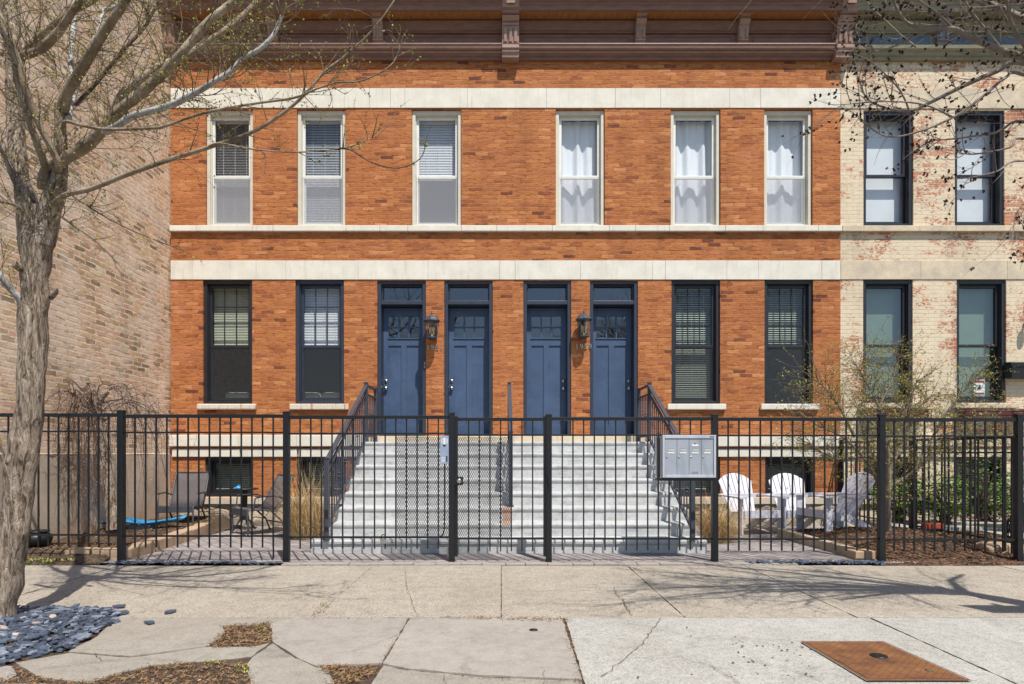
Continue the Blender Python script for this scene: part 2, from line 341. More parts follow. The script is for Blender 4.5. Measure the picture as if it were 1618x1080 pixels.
M['blind2']=mottled('blind_cream',srgb(190,196,176),srgb(178,184,164),3,.5,bump=0,fine=0)
M['cloth']=mottled('curtain_cloth',srgb(236,238,242),srgb(226,228,234),3,.85,bump=.2,bscale=200,fine=.03)
M['room']=mottled('room_wall',srgb(120,116,104),srgb(110,106,96),1,.9,bump=0,fine=0)
M['sofa']=mottled('sofa_cloth',srgb(200,204,192),srgb(182,186,174),8,.9,bump=.3,bscale=90,fine=.05)
M['chrome']=mottled('satin_nickel',srgb(200,196,188),srgb(178,174,168),9,.28,metal=1,bump=.05,fine=.05)
M['alu']=mottled('aluminium',srgb(204,208,214),srgb(190,194,202),3,.42,metal=.35,bump=.06,bscale=30,fine=.04)
M['alu2']=mottled('mailbox_door',srgb(176,182,190),srgb(162,168,178),3,.42,metal=.3,bump=.06,bscale=30,fine=.04)
M['silver']=mottled('intercom_plate',srgb(160,176,196),srgb(148,162,182),8,.4,metal=.3,bump=.05,fine=.03)
M['whitep']=mottled('white_chair_paint',srgb(206,206,214),srgb(192,192,202),7,.5,bump=.25,bscale=40,stretch=(3,3,1),fine=.06)
M['sling']=mottled('sling_fabric',srgb(96,88,88),srgb(82,75,76),30,.85,bump=.3,bscale=300,fine=.08)
M['chairmetal']=mottled('chair_frame',srgb(72,74,80),srgb(60,62,68),12,.45,bump=.1,fine=.04)
M['blue']=mottled('blue_plastic',srgb(60,160,214),srgb(40,138,196),5,.4,bump=.2,bscale=14,fine=.03)
M['paleblue']=mottled('glove_rubber',srgb(160,184,236),srgb(140,166,224),9,.6,bump=.3,fine=.05)
M['greyplastic']=mottled('grey_plastic',srgb(140,144,148),srgb(122,126,132),5,.5,bump=.1,fine=.03)
M['blackplastic']=mottled('black_plastic',srgb(26,27,30),srgb(36,36,40),5,.45,bump=.1,fine=.03)
M['redbrick']=mottled('loose_brick',srgb(176,84,54),srgb(150,66,44),9,.9,bump=.5,fine=.12)
M['boxred']=mottled('window_box_red',srgb(124,62,54),srgb(100,48,44),6,.7,bump=.3,bscale=40,coord='pos',fine=.1)
M['straw']=mottled('dry_grass',srgb(222,196,146),srgb(196,166,116),9,.9,bump=0,coord='pos',fine=.1)
M['straw2']=mottled('dry_grass_dark',srgb(160,128,86),srgb(130,102,68),9,.9,bump=0,coord='pos',fine=.1)
M['bud']=mottled('spring_bud',srgb(184,182,84),srgb(156,150,66),12,.7,bump=0,coord='pos',fine=0)
M['buddark']=mottled('dark_bud',srgb(74,50,40),srgb(58,38,32),12,.8,bump=0,coord='pos',fine=0)
M['budpink']=mottled('pale_bud',srgb(206,178,160),srgb(176,140,124),12,.8,bump=0,coord='pos',fine=0)
M['leaf']=mottled('hedge_leaf',srgb(80,110,40),srgb(58,88,32),5,.6,bump=0,coord='pos',fine=0)
M['leaf2']=mottled('hedge_leaf_light',srgb(122,150,60),srgb(98,128,46),5,.6,bump=0,coord='pos',fine=0)
M['twig']=mottled('twig_bark',srgb(132,114,96),srgb(102,86,72),9,.85,bump=.3,bscale=60,coord='pos',fine=.1)
M['twigd']=mottled('twig_bark_dark',srgb(104,84,72),srgb(76,60,52),9,.85,bump=.3,bscale=60,coord='pos',fine=.1)
M['twigl']=mottled('twig_bark_pale',srgb(152,140,126),srgb(116,104,94),9,.85,bump=.3,bscale=60,coord='pos',fine=.1)
M['bulb']=mottled('bulb_glass',srgb(232,206,150),srgb(214,184,120),6,.2,bump=0,fine=0)
M['signwhite']=mottled('sticker_white',srgb(214,222,218),srgb(206,214,210),3,.5,bump=0,fine=0)
M['signred']=mottled('sticker_red',srgb(140,66,58),srgb(130,58,52),3,.5,bump=0,fine=0)
def bark():
    n=N('bark'); v=n.map(n.coord('pos'),(1,1,.2)); a=n.noise(v,34,9,.74,1.2); b=n.noise(n.coord('pos'),3,4,.6)
    vo=n.n('ShaderNodeTexVoronoi',feature='DISTANCE_TO_EDGE'); vo.inputs['Scale'].default_value=22; wn=n.noise(v,10,4)
    wv=n.n('ShaderNodeVectorMath',operation='MULTIPLY_ADD'); nz=n.n('ShaderNodeTexNoise'); nz.inputs['Scale'].default_value=12; n.l(v,nz.inputs['Vector']); n.l(nz.outputs['Color'],wv.inputs[0]); wv.inputs[1].default_value=(.09,.09,.09); n.l(v,wv.inputs[2])
    n.l(wv.outputs[0],vo.inputs['Vector'])
    col=n.ramp(a,[(.35,srgb(52,42,35)),(.43,srgb(122,105,88)),(.52,srgb(172,153,133)),(.66,srgb(214,200,182))])
    col=n.mix(1.0,col,n.ramp(b,[(.35,n.g(.72)),(.65,n.g(1.08))]),'MULTIPLY')
    cr=n.ramp(vo.outputs[0],[(0,n.g(.42)),(.05,n.g(1))]); col=n.mix(.3,col,n.mix(1.0,col,cr,'MULTIPLY'))
    n.bump(n.math('ADD',a,n.math('MULTIPLY',cr,.25)),1.0,.022); return n.done(col,.92,0,.2)
M['bark']=bark()
def smoothbark():
    n=N('limb_bark'); v=n.coord('pos'); a=n.noise(v,5,6,.7); col=n.ramp(a,[(.32,srgb(104,88,70)),(.52,srgb(156,138,114)),(.75,srgb(198,184,164))])
    b=n.noise(n.map(v,(1,1,1)),60,4,.7); col=n.mix(1.0,col,n.ramp(b,[(.3,n.g(.72)),(.6,n.g(1.05))]),'MULTIPLY')
    n.bump(b,.6,.006); return n.done(col,.85,0,.3)
M['limb']=smoothbark()
def palebark():
    n=N('pale_limb_bark'); v=n.coord('pos'); a=n.noise(v,9,6,.7); col=n.ramp(a,[(.3,srgb(130,122,114)),(.5,srgb(182,178,172)),(.8,srgb(214,210,204))])
    b=n.noise(v,60,4,.7); col=n.mix(1.0,col,n.ramp(b,[(.3,n.g(.7)),(.6,n.g(1.05))]),'MULTIPLY')
    n.bump(b,.6,.006); return n.done(col,.85,0,.3)
M['palelimb']=palebark()
def rust():
    n=N('rusty_steel'); v=n.coord('pos'); a=n.noise(v,7,6,.7); col=n.ramp(a,[(.28,srgb(72,50,36)),(.45,srgb(112,74,44)),(.6,srgb(130,88,50)),(.8,srgb(154,116,78))])
    r=n.map(v,(1,1,1),(0,0,R(45))); ck=n.n('ShaderNodeTexBrick'); ck.inputs['Scale'].default_value=1; ck.inputs['Brick Width'].default_value=.032; ck.inputs['Row Height'].default_value=.032; ck.inputs['Mortar Size'].default_value=.004; ck.offset=0
    ck.inputs['Mortar Smooth'].default_value=.6; n.l(r,ck.inputs['Vector'])
    col=n.mix(n.math('MULTIPLY',ck.outputs['Fac'],.45),col,srgb(106,58,28)); n.bump(n.math('SUBTRACT',n.noise(v,90,4),n.math('MULTIPLY',ck.outputs['Fac'],-1.5)),.5,.003)
    return n.done(col,.8,.15)
M['rust']=rust()
M['rust_rim']=mottled('rust_rim',srgb(122,84,58),srgb(100,66,46),12,.85,bump=.5,bscale=80,coord='pos',fine=.15)
def glass(name='glass',tint=(.86,.9,.9,1),ior=1.6,extra=.0):
    n=N(name); t=n.t; t.nodes.remove(n.b)
    tr=n.n('ShaderNodeBsdfTransparent'); tr.inputs[0].default_value=tint; gl=n.n('ShaderNodeBsdfGlossy'); gl.inputs['Roughness'].default_value=.004; gl.inputs[0].default_value=(.95,.97,1,1)
    # old panes are never quite flat
    bp=n.n('ShaderNodeBump'); bp.inputs['Strength'].default_value=.12; bp.inputs['Distance'].default_value=.02; n.l(n.noise(n.coord('pos'),3.0,1,.4),bp.inputs['Height']); n.l(bp.outputs[0],gl.inputs['Normal'])
    fr=n.n('ShaderNodeFresnel'); fr.inputs[0].default_value=ior; mx=n.n('ShaderNodeMixShader')
    bk=n.n('ShaderNodeNewGeometry').outputs['Backfacing']; f=n.math('MULTIPLY',n.math('ADD',fr.outputs[0],extra),n.math('SUBTRACT',1.0,bk)); n.l(f,mx.inputs[0]); n.l(tr.outputs[0],mx.inputs[1]); n.l(gl.outputs[0],mx.inputs[2]); n.l(mx.outputs[0],n.out.inputs[0]); return n.mat
M['glass_mid']=glass('glass_mid',(.74,.8,.8,1),1.75,.03); M['glass']=glass(tint=(.97,.98,.98,1),ior=1.55); M['glass_refl']=glass('glass_reflective',(.6,.66,.72,1),1.8,.05)
def screen(name,col,op):
    n=N(name); t=n.t; t.nodes.remove(n.b); tr=n.n('ShaderNodeBsdfTransparent'); df=n.n('ShaderNodeBsdfDiffuse'); df.inputs[0].default_value=col
    mx=n.n('ShaderNodeMixShader'); mx.inputs[0].default_value=op; n.l(tr.outputs[0],mx.inputs[1]); n.l(df.outputs[0],mx.inputs[2]); n.l(mx.outputs[0],n.out.inputs[0]); return n.mat
M['screen']=screen('insect_screen',srgb(186,188,194),.40); M['screend']=screen('insect_screen_dark',srgb(74,76,78),.34)
# ================================================================ THE SETTING: GROUND
FD=10.1; k_=FD/F
def zf(py): return CAMZ+(VY-py)*k_
def xf(px): return (px-VX)*k_
def struct(name,mb,mats): return mb.build(name,mats,kind='structure')
m=MB(); m.slab([(-120,-60),(120,-60),(120,160),(-120,160)],-1.2,-.16); struct('ground',m,M['ground'])
m=MB(); m.slab([(-60,-9),(60,-9),(60,1.2),(-60,1.2)],-.158,-.12); struct('road',m,M['asphalt'])
m=MB(); m.slab([(-60,1.2),(60,1.2),(60,1.36),(-60,1.36)],-.15,.0); struct('kerb',m,M['walk3'])
m=MB(); m.slab([(-60,1.36),(60,1.36),(60,6.34),(-60,6.34)],-.15,-.007); struct('soil_bed',m,M['soil'])

# sidewalk: real slabs with open joints and broken corners
sw=MB()
G=.0035
def slab(poly,mi,dz=0,jit=.0):
    # poly corners; subdivide edges and wobble a little so no joint is ruler straight
    pts=[]
    n=len(poly)
    for i in range(n):
        a=Vector((*poly[i],0)); b=Vector((*poly[(i+1)%n],0)); L=(b-a).length; k=max(1,int(L/.03))
        nn=Vector((b.y-a.y,-(b.x-a.x),0)).normalized()
        for j in range(k):
            p=a.lerp(b,j/k); w_=0 if j==0 else (mnoise.noise(Vector((p.x*16,p.y*16,3+dz*50)))*(.006+jit*.5)+jit*mnoise.noise(Vector((p.x*4,p.y*4,8))))
            p=p+nn*w_; pts.append((p.x,p.y))
    sw.slab(pts,-.1,dz,mi)
xs=[-7.8,-6.5,-5.2,-3.87,-2.575,-1.3,0.0,1.28,2.47,3.76,5.05,6.3,7.6,9.0]
for i in range(len(xs)-1):
    yb=4.305
    a,b=xs[i]+G,xs[i+1]-G
    front=4.303
    slab([(a,front),(b,front),(b,6.30 if b>-3.9 else 6.30),(a,6.30)],0,dz=.004*((i*7)%3-1)*.6)
# near row: irregular polygons
def pg(pts): return [(Xp(x,D(y)),D(y)) for x,y in pts]
def D(py): return CAMZ*F/(py-VY)
slab(pg([(125,962.5+14),(500,976.2),(642,978),(600,1051),(470,1052),(437,1018),(360,1022),(330,1020),(345,990),(200,985)]) ,1,-.002,.01) if False else None
# left slab between slate pit, leaf patch and joint
slab(pg([(186,976),(462,976),(426,983.5),(400,986.5),(352,988.5),(356,1000),(331,1019),(255,1030),(205,1036),(108,1029),(150,1007),(170,990)]),1,0,.008)
slab(pg([(465,976),(646,976),(603,1048),(500,1052),(468,1038),(431,1014),(428,984.5)]),3,.002,.008)
slab(pg([(648.5,976),(888.5,976),(919,1073),(760,1067),(640,1056),(605,1048.5)]),3,.003,.004)
slab(pg([(606,1050.5),(640,1058),(760,1069),(919,1075.5),(945,1180),(520,1180)]),1,-.001,.006)
slab(pg([(893,976),(1018,976),(1373,976),(1592,1075),(1820,1180),(955,1180)]),2,0,.004)
slab(pg([(1376,976),(1760,976),(2300,1180),(1824,1180),(1595.5,1075)]),2,.002,.004)
slab(pg([(25,1046),(75,1037),(108,1031),(205,1038),(255,1032),(331,1021),(400,1020.5),(427,1014.5),(398,1036),(335,1043),(245,1049),(190,1061),(140,1078),(60,1069)]),1,-.002,.008)
slab(pg([(431,1016.5),(466,1040),(498,1054),(520,1056),(528,1080),(540,1180),(410,1180),(395,1070),(390,1050),(402,1036)]),1,.001,.008)
slab(pg([(-60,1062),(-30,1050),(20,1052),(26,1066),(8,1076),(-60,1078)]),3,0,.01)
slab(pg([(-100,1083),(60,1078),(120,1085),(130,1110),(90,1190),(-150,1190)]),1,0,.01)
sidewalk=struct('sidewalk',sw,[M['walk'],M['walk2'],M['walk3'],M['walk4']])
# hairline cracks, lying on the slabs
ck=MB()
def crack(pts,w0=.003,seed=0,z=.008):
    P3=[Vector((Xp(x,D(y)),D(y),z)) for x,y in pts]; out=[]
    for a,b in zip(P3[:-1],P3[1:]):
        k=max(2,int((b-a).length/.03))
        for j in range(k):
            t=j/k; p=a.lerp(b,t); q=Vector((mnoise.noise(p*14+Vector((seed,0,0))),mnoise.noise(p*14+Vector((0,seed+9,0))),0))*.018*(1 if 0<j else .3); out.append(p+q)
    out.append(P3[-1])
    L=[];Rr=[]
    for i,p in enumerate(out):
        t=(out[min(i+1,len(out)-1)]-out[max(i-1,0)]).normalized(); n_=Vector((-t.y,t.x,0)); ww=w0*(.5+abs(mnoise.noise(p*30+Vector((seed,seed,0))))*2.2)
        L.append(p+n_*ww); Rr.append(p-n_*ww)
    n=len(out); ck.add(L+Rr,[(i,i+1,n+i+1,n+i) for i in range(n-1)])
crack([(640,897),(642,925),(655,965),(660,976)],.0012,1)
crack([(970,928),(975,940),(985,950),(988,958),(999,974)],.0026,2)
crack([(1046,977),(1030,997),(1015,1020),(990,1040),(950,1070)],.0018,3)
crack([(930,1050),(1060,1035),(1150,1062),(1170,1085)],.001,4)
crack([(640,1066),(700,1070),(740,1075)],.001,5)
crack([(500,1013),(430,1016)],.001,6)
crack([(1120,1052),(1150,1070),(1165,1082)],.0014,7)
crack([(860,1060),(858,1085)],.001,8)
crack([(60,1058),(130,1050),(200,1042)],.0012,9,.006)
crack([(1440,900),(1500,925),(1560,948)],.0014,10)
crack([(700,1000),(702,1003),(712,1000)],.001,11)
crack([(230,1040),(300,1047),(340,1030)],.001,12,.006)
crack([(150,1032),(160,1045),(230,1040)],.0016,13,.006); crack([(505,1035),(560,1030),(640,1000)],.0011,14); crack([(1000,985),(1100,1010),(1250,1012)],.001,15); crack([(1180,1045),(1240,1056),(1300,1078)],.0013,16)
crack([(345,905),(300,930),(232,962)],.0014,17); crack([(1500,900),(1560,912),(1618,928)],.0012,18); crack([(1000,897),(1015,906),(1035,903)],.002,19); crack([(700,1066),(705,1085)],.0012,20)
o=ck.build('sidewalk_crack',M['crack']); o.parent=sidewalk
# patio of grey pavers behind the fence, slightly falling to the house
m=MB()
nx,ny=60,24
def gz(x,y): return .004-.012*(y-6.3)+.006*mnoise.noise(Vector((x*1.3,y*1.3,0)))
vs=[];fs=[]
for j in range(ny+1):
    for i in range(nx+1):
        x=-5.42+i*(10.9/nx); y=6.44+j*(3.75/ny); vs.append((x,y,gz(x,y)))
for j in range(ny):
    for i in range(nx): a=j*(nx+1)+i; fs.append((a,a+1,a+nx+2,a+nx+1))
m.add(vs,fs); struct('patio',m,M['paver'])
m=MB(); x=-2.25; i=0
while x<2.9:
    w_=.2+.015*((i*37)%5); m.cbox(x,x+w_-.006,6.335,6.435,-.08,.006+.003*((i*13)%3),.004); x+=w_; i+=1
struct('paver_border',m,M['paver_edge'])
m=MB(); m.slab([(5.5,8.55),(20,8.55),(20,9.5),(5.5,9.5)],-.14,.12); m.slab([(6.3,6.4),(8.2,6.4),(7.9,8.545),(6.6,8.545)],-.14,.08); struct('path',m,M['walk3'])

# ================================================================ BUILDINGS
def wall_open(mb,x0,x1,z0,z1,y,ops,depth,mi=0,mr=None):
    X=sorted({x0,x1,*[v for o in ops for v in (o[0],o[1])]}); Z=sorted({z0,z1,*[v for o in ops for v in (o[2],o[3])]})
    X=[v for v in X if x0<=v<=x1]; Z=[v for v in Z if z0<=v<=z1]
    for i in range(len(X)-1):
        for j in range(len(Z)-1):
            cx,cz=(X[i]+X[i+1])/2,(Z[j]+Z[j+1])/2
            if any(o[0]<cx<o[1] and o[2]<cz<o[3] for o in ops): continue
            mb.add([(X[i],y,Z[j]),(X[i+1],y,Z[j]),(X[i+1],y,Z[j+1]),(X[i],y,Z[j+1])],[(0,1,2,3)],mi)
    for a,b,c,d in ops:
        r=mi if mr is None else mr
        mb.add([(a,y,c),(a,y+depth,c),(a,y+depth,d),(a,y,d)],[(0,1,2,3)],r); mb.add([(b,y,c),(b,y,d),(b,y+depth,d),(b,y+depth,c)],[(0,1,2,3)],r)
        mb.add([(a,y,d),(a,y+depth,d),(b,y+depth,d),(b,y,d)],[(0,1,2,3)],r); mb.add([(a,y,c),(b,y,c),(b,y+depth,c),(a,y+depth,c)],[(0,1,2,3)],r)

def frame_ring(mb,a,b,c,d,y0,y1,l,r,bo,t,mi=0,ch=.004):
    mb.cbox(a,a+l,y0,y1,c,d,ch,mi); mb.cbox(b-r,b,y0,y1,c,d,ch,mi)
    mb.cbox(a+l+.001,b-r-.001,y0+.001,y1,c,c+bo,ch,mi); mb.cbox(a+l+.001,b-r-.001,y0+.001,y1,d-t,d,ch,mi)

def make_window(B,op,frame,sashm,cover,mid=.53,muntin=0,scr=None,basement=False,blabel=None,top_glass='glass',low_glass='glass'):
    a,b,c,d=op; e=.004; y=FD
    f=MB(); l=.052; frame_ring(f,a+e,b-e,c+e,d-e,y+.035,y+.21,l,l,.04,.062)
    # stepped inner bead of the casing
    frame_ring(f,a+l+.002,b-l-.002,c+.04,d-.064,y+.075,y+.2,.012,.012,.012,.014)
    w_=f.build('window',M[frame],B)
    if blabel: w_['label']=blabel
    ia,ib,ic,idd=a+l+.014,b-l-.014,c+.052,d-.078
    zm=d-(d-c)*mid
    def sash(z0,z1,y0,mt,st=.04,bt=.045,tp=.04,cols=0,rows=0,gm='glass'):
        s=MB(); frame_ring(s,ia,ib,z0,z1,y0,y0+.032,st,st,bt,tp)
        if cols:
            for i in range(1,cols): xx=ia+st+(ib-ia-2*st)*i/cols; s.box(xx-.007,xx+.007,y0+.008,y0+.024,z0+bt,z1-tp)
            for j in range(1,rows): zz=z0+bt+(z1-z0-bt-tp)*j/rows; s.box(ia+st,ib-st,y0+.0095,y0+.0225,zz-.007,zz+.007)
        so_=s.build('sash',M[mt],w_)
        g=MB(); g.box(ia+st-.004,ib-st+.004,y0+.026,y0+.03,z0+bt-.004,z1-tp+.004); g.build('pane',M[gm],w_)
    if basement: sash(ic,idd,y+.12,sashm)
    else:
        sash(zm-.02,idd,y+.10,sashm,cols=3 if muntin else 0,rows=muntin,gm=top_glass,bt=.038)
        sash(ic,zm+.02,y+.137,sashm,tp=.04,bt=.06,gm=low_glass)
        if scr:
            s=MB(); s.add([(ia+.02,y+.107,ic+.02),(ib-.02,y+.107,ic+.02),(ib-.02,y+.107,zm-.03),(ia+.02,y+.107,zm-.03)],[(0,1,2,3)]); s.build('screen',M[scr],w_)
            s=MB(); frame_ring(s,ia+.004,ib-.004,ic+.004,zm-.018,y+.1025,y+.112,.018,.018,.018,.016,ch=.002); s.build('screen_frame',M[sashm],w_)
    # things hung inside
    kind=cover[0]
    if kind=='blind':
        _,bot,mat,tilt=cover[:4]; s=MB(); yy=y+.24; zz=idd-.02; pitch=.027 if len(cover)<5 else cover[4]
        s.box(ia+.0,ib-.0,yy-.02,yy+.02,zz-.01,zz+.03)
        while zz>bot+.02:
            zz-=pitch; hw=.0135; cx,sx=math.cos(R(tilt))*hw,math.sin(R(tilt))*hw
            s.add([(ia+.01,yy-cx,zz-sx),(ib-.01,yy-cx,zz-sx),(ib-.01,yy+cx,zz+sx),(ia+.01,yy+cx,zz+sx)],[(0,1,2,3)])
        s.box(ia+.01,ib-.01,yy-.015,yy+.015,zz-pitch-.012,zz-pitch+.008)
        for q in (.2,.5,.8): xx=ia+(ib-ia)*q; s.box(xx-.0015,xx+.0015,yy-.018,yy-.0165,bot,idd)
        s.build('blind',M[mat],w_)
    elif kind=='shade':
        _,bot,mat,inset=cover; s=MB(); yy=y+.26; s.cbox(ia-.02,ib+.02,yy,yy+.004,bot,idd+.05,.001); s.cbox(ia-.02,ib+.02,yy-.006,yy+.01,bot-.02,bot,.003); s.build('roller_shade',M[mat],w_)
    elif kind=='curtain':
        _,bot,seed,wd=cover; s=MB(); nx_,nz_=60,24; vs=[]
        for j in range(nz_+1):
            t=j/nz_; z=idd+.02-(idd+.02-bot)*t
            for i in range(nx_+1):
                u=i/nx_; x=ia-.01+(ib-ia+.02)*u*wd[1]+(ib-ia)*wd[0]
                amp=.012+.03*t; yy=y+.26+amp*math.sin(u*(17+3*math.sin(seed))+seed+.8*math.sin(t*2+seed))+.012*math.sin(u*31+seed*2)
                vs.append((x,yy,z+.012*math.sin(u*9+seed)*t))
        s.add(vs,[(j*(nx_+1)+i,j*(nx_+1)+i+1,(j+1)*(nx_+1)+i+1,(j+1)*(nx_+1)+i) for j in range(nz_) for i in range(nx_)],0,True)
        s.tube([(ia-.02,y+.25,idd+.0),(ib+.02,y+.25,idd+.0)],.006,8); s.build('curtain',M['cloth'],w_)
    return w_

# ---- orange double rowhouse
X0,X1=xf(270),xf(1328)
B=empty('brick_rowhouse',(0,FD,-.05)); tag(B,'orange brick rowhouse with white stone bands, brown cornice and four blue front doors','house')
UP=[(325,399.5),(469,546),(650.5,729),(878,955.5),(1060,1138.5),(1207.5,1284)]
LO=[(320.5,398.5),(466.5,543.5),(1061,1138),(1208,1285)]
DR=[(596,673),(702,778.5),(827,902.5),(932,1008)]
BS=[(324,400),(469,547),(1060,1138),(1209,1288)]
ups=[(xf(a),xf(b),zf(357.5),zf(172.5)) for a,b in UP]
los=[(xf(a),xf(b),zf(637.5),zf(441)) for a,b in LO]
drs=[(xf(a),xf(b),1.432,zf(443)) for a,b in DR]
bss=[(xf(a),xf(b),zf(784),zf(721)) for a,b in BS]
m=MB(); wall_open(m,X0,X1,.42,8.7,FD,ups+los+drs+bss,.3); m.build('wall',M['brick'],B)
m=MB()   # rest of the shell and the dark rooms
m.add([(X0,FD,-.2),(X0,22,-.2),(X0,22,8.9),(X0,FD,8.9)],[(0,1,2,3)]); m.add([(X1,FD,-.2),(X1,22,-.2),(X1,22,8.9),(X1,FD,8.9)],[(0,1,2,3)])
m.add([(X0,22,-.2),(X1,22,-.2),(X1,22,8.9),(X0,22,8.9)],[(0,1,2,3)]); m.build('side_wall',M['brick_side'],B)
m=MB(); m.box(X0,X1,FD+.0,22,8.72,8.9); m.build('roof',M['asphalt'],B)
m=MB()
for z in (1.2,4.35): m.box(X0+.05,X1-.05,FD+.31,14.5,z,z+.2)
m.box(X0+.05,X1-.05,14.5,14.6,0,8.6); m.box(X0+.05,X1-.05,FD+.31,14.5,8.45,8.55)
for x in (xf(580),xf(688),xf(802),xf(916),xf(1030)): m.box(x-.05,x+.05,FD+.31,14.5,1.42,4.34)
m.build('room',M['room'],B)
def band(name,px,y0,y1,proj,mat,B_,ch=.008,xa=None,xb=None):
    # a course of separate stones, butted with fine joints
    m=MB(); px=list(px)
    for i,(a,b) in enumerate(zip(px[:-1],px[1:])):
        m.cbox(xf(a)+.0018,xf(b)-.0018,FD-proj-.0015*((i*5)%3),FD+.02,zf(y1),zf(y0),ch)
    return m.build(name,M[mat],B_)
band('stone_band',[270,303,411,455,544,584,617,640,738.5,863.5,972,1043.5,1152.5,1201.5,1311,1327.5],139.5,170.5,.012,'stone',B,.003)
band('stone_band',[270,305,405,452,566,676.5,789,814,917,1031,1051,1148,1198,1298,1327.5],411.5,441.5,.012,'stone',B,.003)
band('stone_sill_band',[270.5,313,401,433,548,601,645,729,785,872,962,1003,1056,1144,1203,1290,1328],357.5,366.5,.06,'stone',B,.008)
m=MB(); 
for a,b in ((270.5,380),(380,470),(470,577)): m.cbox(xf(a)+.001,xf(b)-.001,FD-.07,FD+.02,zf(705),zf(687),.01); m.cbox(xf(a)+.03,xf(b)-.001,FD-.035,FD+.02,zf(721.5),zf(709),.008)
for a,b in ((1020,1120),(1120,1232),(1232,1328)): m.cbox(xf(a)+.001,xf(b)-.001,FD-.07,FD+.02,zf(705),zf(687),.01); m.cbox(xf(a)+.001,xf(b)-.001,FD-.035,FD+.02,zf(721.5),zf(709),.008)
m.build('stone_band',M['stone'],B)
m=MB()
for a,b in ((270.5,345),(345,410),(410,470),(470,572),(1020,1110),(1110,1200),(1200,1300),(1300,1328)): m.cbox(xf(a)+.001,xf(b)-.001,FD-.05,FD+.05,zf(796),zf(785),.008)
m.build('stone_sill_band',M['stone_base'],B)
# rubble foundation with a lumpy face
m=MB(); nx_,nz_=150,10; vs=[]
for j in range(nz_+1):
    for i in range(nx_+1):
        x=X0+(X1-X0)*i/nx_; z=-.3+(.42-.012+.3-.1)*j/nz_
        q=Vector((x*4.5,z*6,0)); vs.append((x,FD-.01-.045*mnoise.noise(q)-.03*mnoise.cell(Vector((x*4.2+.3*mnoise.noise(q),z*5.5,1))),z))
m.add(vs,[(j*(nx_+1)+i,j*(nx_+1)+i+1,(j+1)*(nx_+1)+i+1,(j+1)*(nx_+1)+i) for j in range(nz_) for i in range(nx_)],0,True)
m.build('foundation',M['rubble'],B)
# windows
bl=[('blind',zf(352),'blind',34),('blind',zf(352),'blind',46),('blind',zf(272),'blind',66),('curtain',zf(351),1.0,(.0,1.0)),('curtain',zf(353),2.6,(.0,.99)),('curtain',zf(353),4.4,(0,1.02))]
for i,op in enumerate(ups):
    make_window(B,op,'cream','white',bl[i],mid=.552,scr='screen')
lb=[('blind',zf(541),'blind2',58),('blind',zf(541),'blind',62),('blind',zf(622),'blind2',40,.036),('blind',zf(541),'blind2',40,.036)]
for i,op in enumerate(los):
    w_=make_window(B,op,'dark' if i!=1 else 'darkblue','dark' if i!=1 else 'darkblue',lb[i],mid=.528,muntin=3,scr='screend')
    a,b=op[0]-.075,op[1]+.08
    m=MB(); m.cbox(a,b,FD-.06,FD+.06,zf(647),zf(638),.012 if i else .02); m.build('sill',M['stone' if i>1 else 'stone_rust'],w_)
for i,op in enumerate(bss):
    make_window(B,op,'dark','dark',('blind',op[2]+.05,'blind2',45,.036),basement=True)
# doors
def make_door(op,hand):
    a,b,c,d=op; e=.003; y=FD
    f=MB(); frame_ring(f,a+e,b-e,c,d-e,y+.02,y+.285,.055,.055,.02,.05)
    frame_ring(f,a+.058,b-.058,zf(474.5),d-.056,y+.07,y+.2,.022,.022,.018,.02)
    f.cbox(a+.056,b-.056,y+.028,y+.285,zf(480),zf(474),.005)
    f.cbox(a+.045,b-.045,y-.02,y+.24,c-.012,c+.02,.004)
    D_=f.build('door',M['darkblue'],B)
    t=MB(); t.box(a+.07,b-.07,y+.13,y+.136,zf(475.5),d-.07); t.build('transom_pane',M['glass_refl'],D_)
    xa,xb=a+.058,b-.058; z0,z1=c+.022,zf(481); ys=y+.235
    s=MB(); st=.085; W=xb-xa
    s.cbox(xa,xa+st,ys,ys+.04,z0,z1,.003); s.cbox(xb-st,xb,ys,ys+.04,z0,z1,.003)
    zt0=zf(530); zt1=zf(494)
    s.cbox(xa+st,xb-st,ys+.001,ys+.04,zt1,z1,.003)          # top rail
    s.cbox(xa+st,xb-st,ys+.001,ys+.04,zf(542),zt0,.003)     # lock shelf rail
    s.cbox(xa+st-.015,xb-st+.015,ys-.014,ys+.02,zt0-.012,zt0+.004,.003)
    s.cbox(xa+st,xb-st,ys+.001,ys+.04,z0,z0+.16,.003)
    xm=(xa+xb)/2; s.cbox(xm-.045,xm+.045,ys+.001,ys+.04,z0+.16,zf(542),.003)
    s.box(xa+st,xb-st,ys+.018,ys+.034,z0+.1,zf(541))
    for i in (1,2): xx=xa+st+(W-2*st)*i/3; s.cbox(xx-.011,xx+.011,ys+.004,ys+.036,zt0,zt1,.002)
    zz=(zt0+zt1)/2; s.cbox(xa+st,xb-st,ys+.005,ys+.035,zz-.011,zz+.011,.002)
    sl_=s.build('door_leaf',M['door'],D_)
    g=MB(); g.box(xa+st,xb-st,ys+.022,ys+.026,zt0,zt1); g.build('pane',M['glass_refl'],D_)
    hx=xa+.045 if hand<0 else xb-.045
    for nm,zz,r in (('deadbolt',zf(599),.026),('door_knob',zf(611),.03)):
        h=MB(); h.lathe([(.001,.055 if nm=='door_knob' else .022),(r*.8,.052 if nm=='door_knob' else .02),(r,.036 if nm=='door_knob' else .014),(r*.7,.022 if nm=='door_knob' else .008),(r*.45,.016 if nm=='door_knob' else .006),(r*1.05,.006),(r*1.08,0)],(hx,ys,zz),16,axis='y')
        h.build(nm,M['chrome'],D_)
    return D_
for i,op in enumerate(drs): make_door(op,-1 if i<2 else 1)
m=MB(); px=[577,640,694,760,812,880,940,1020]
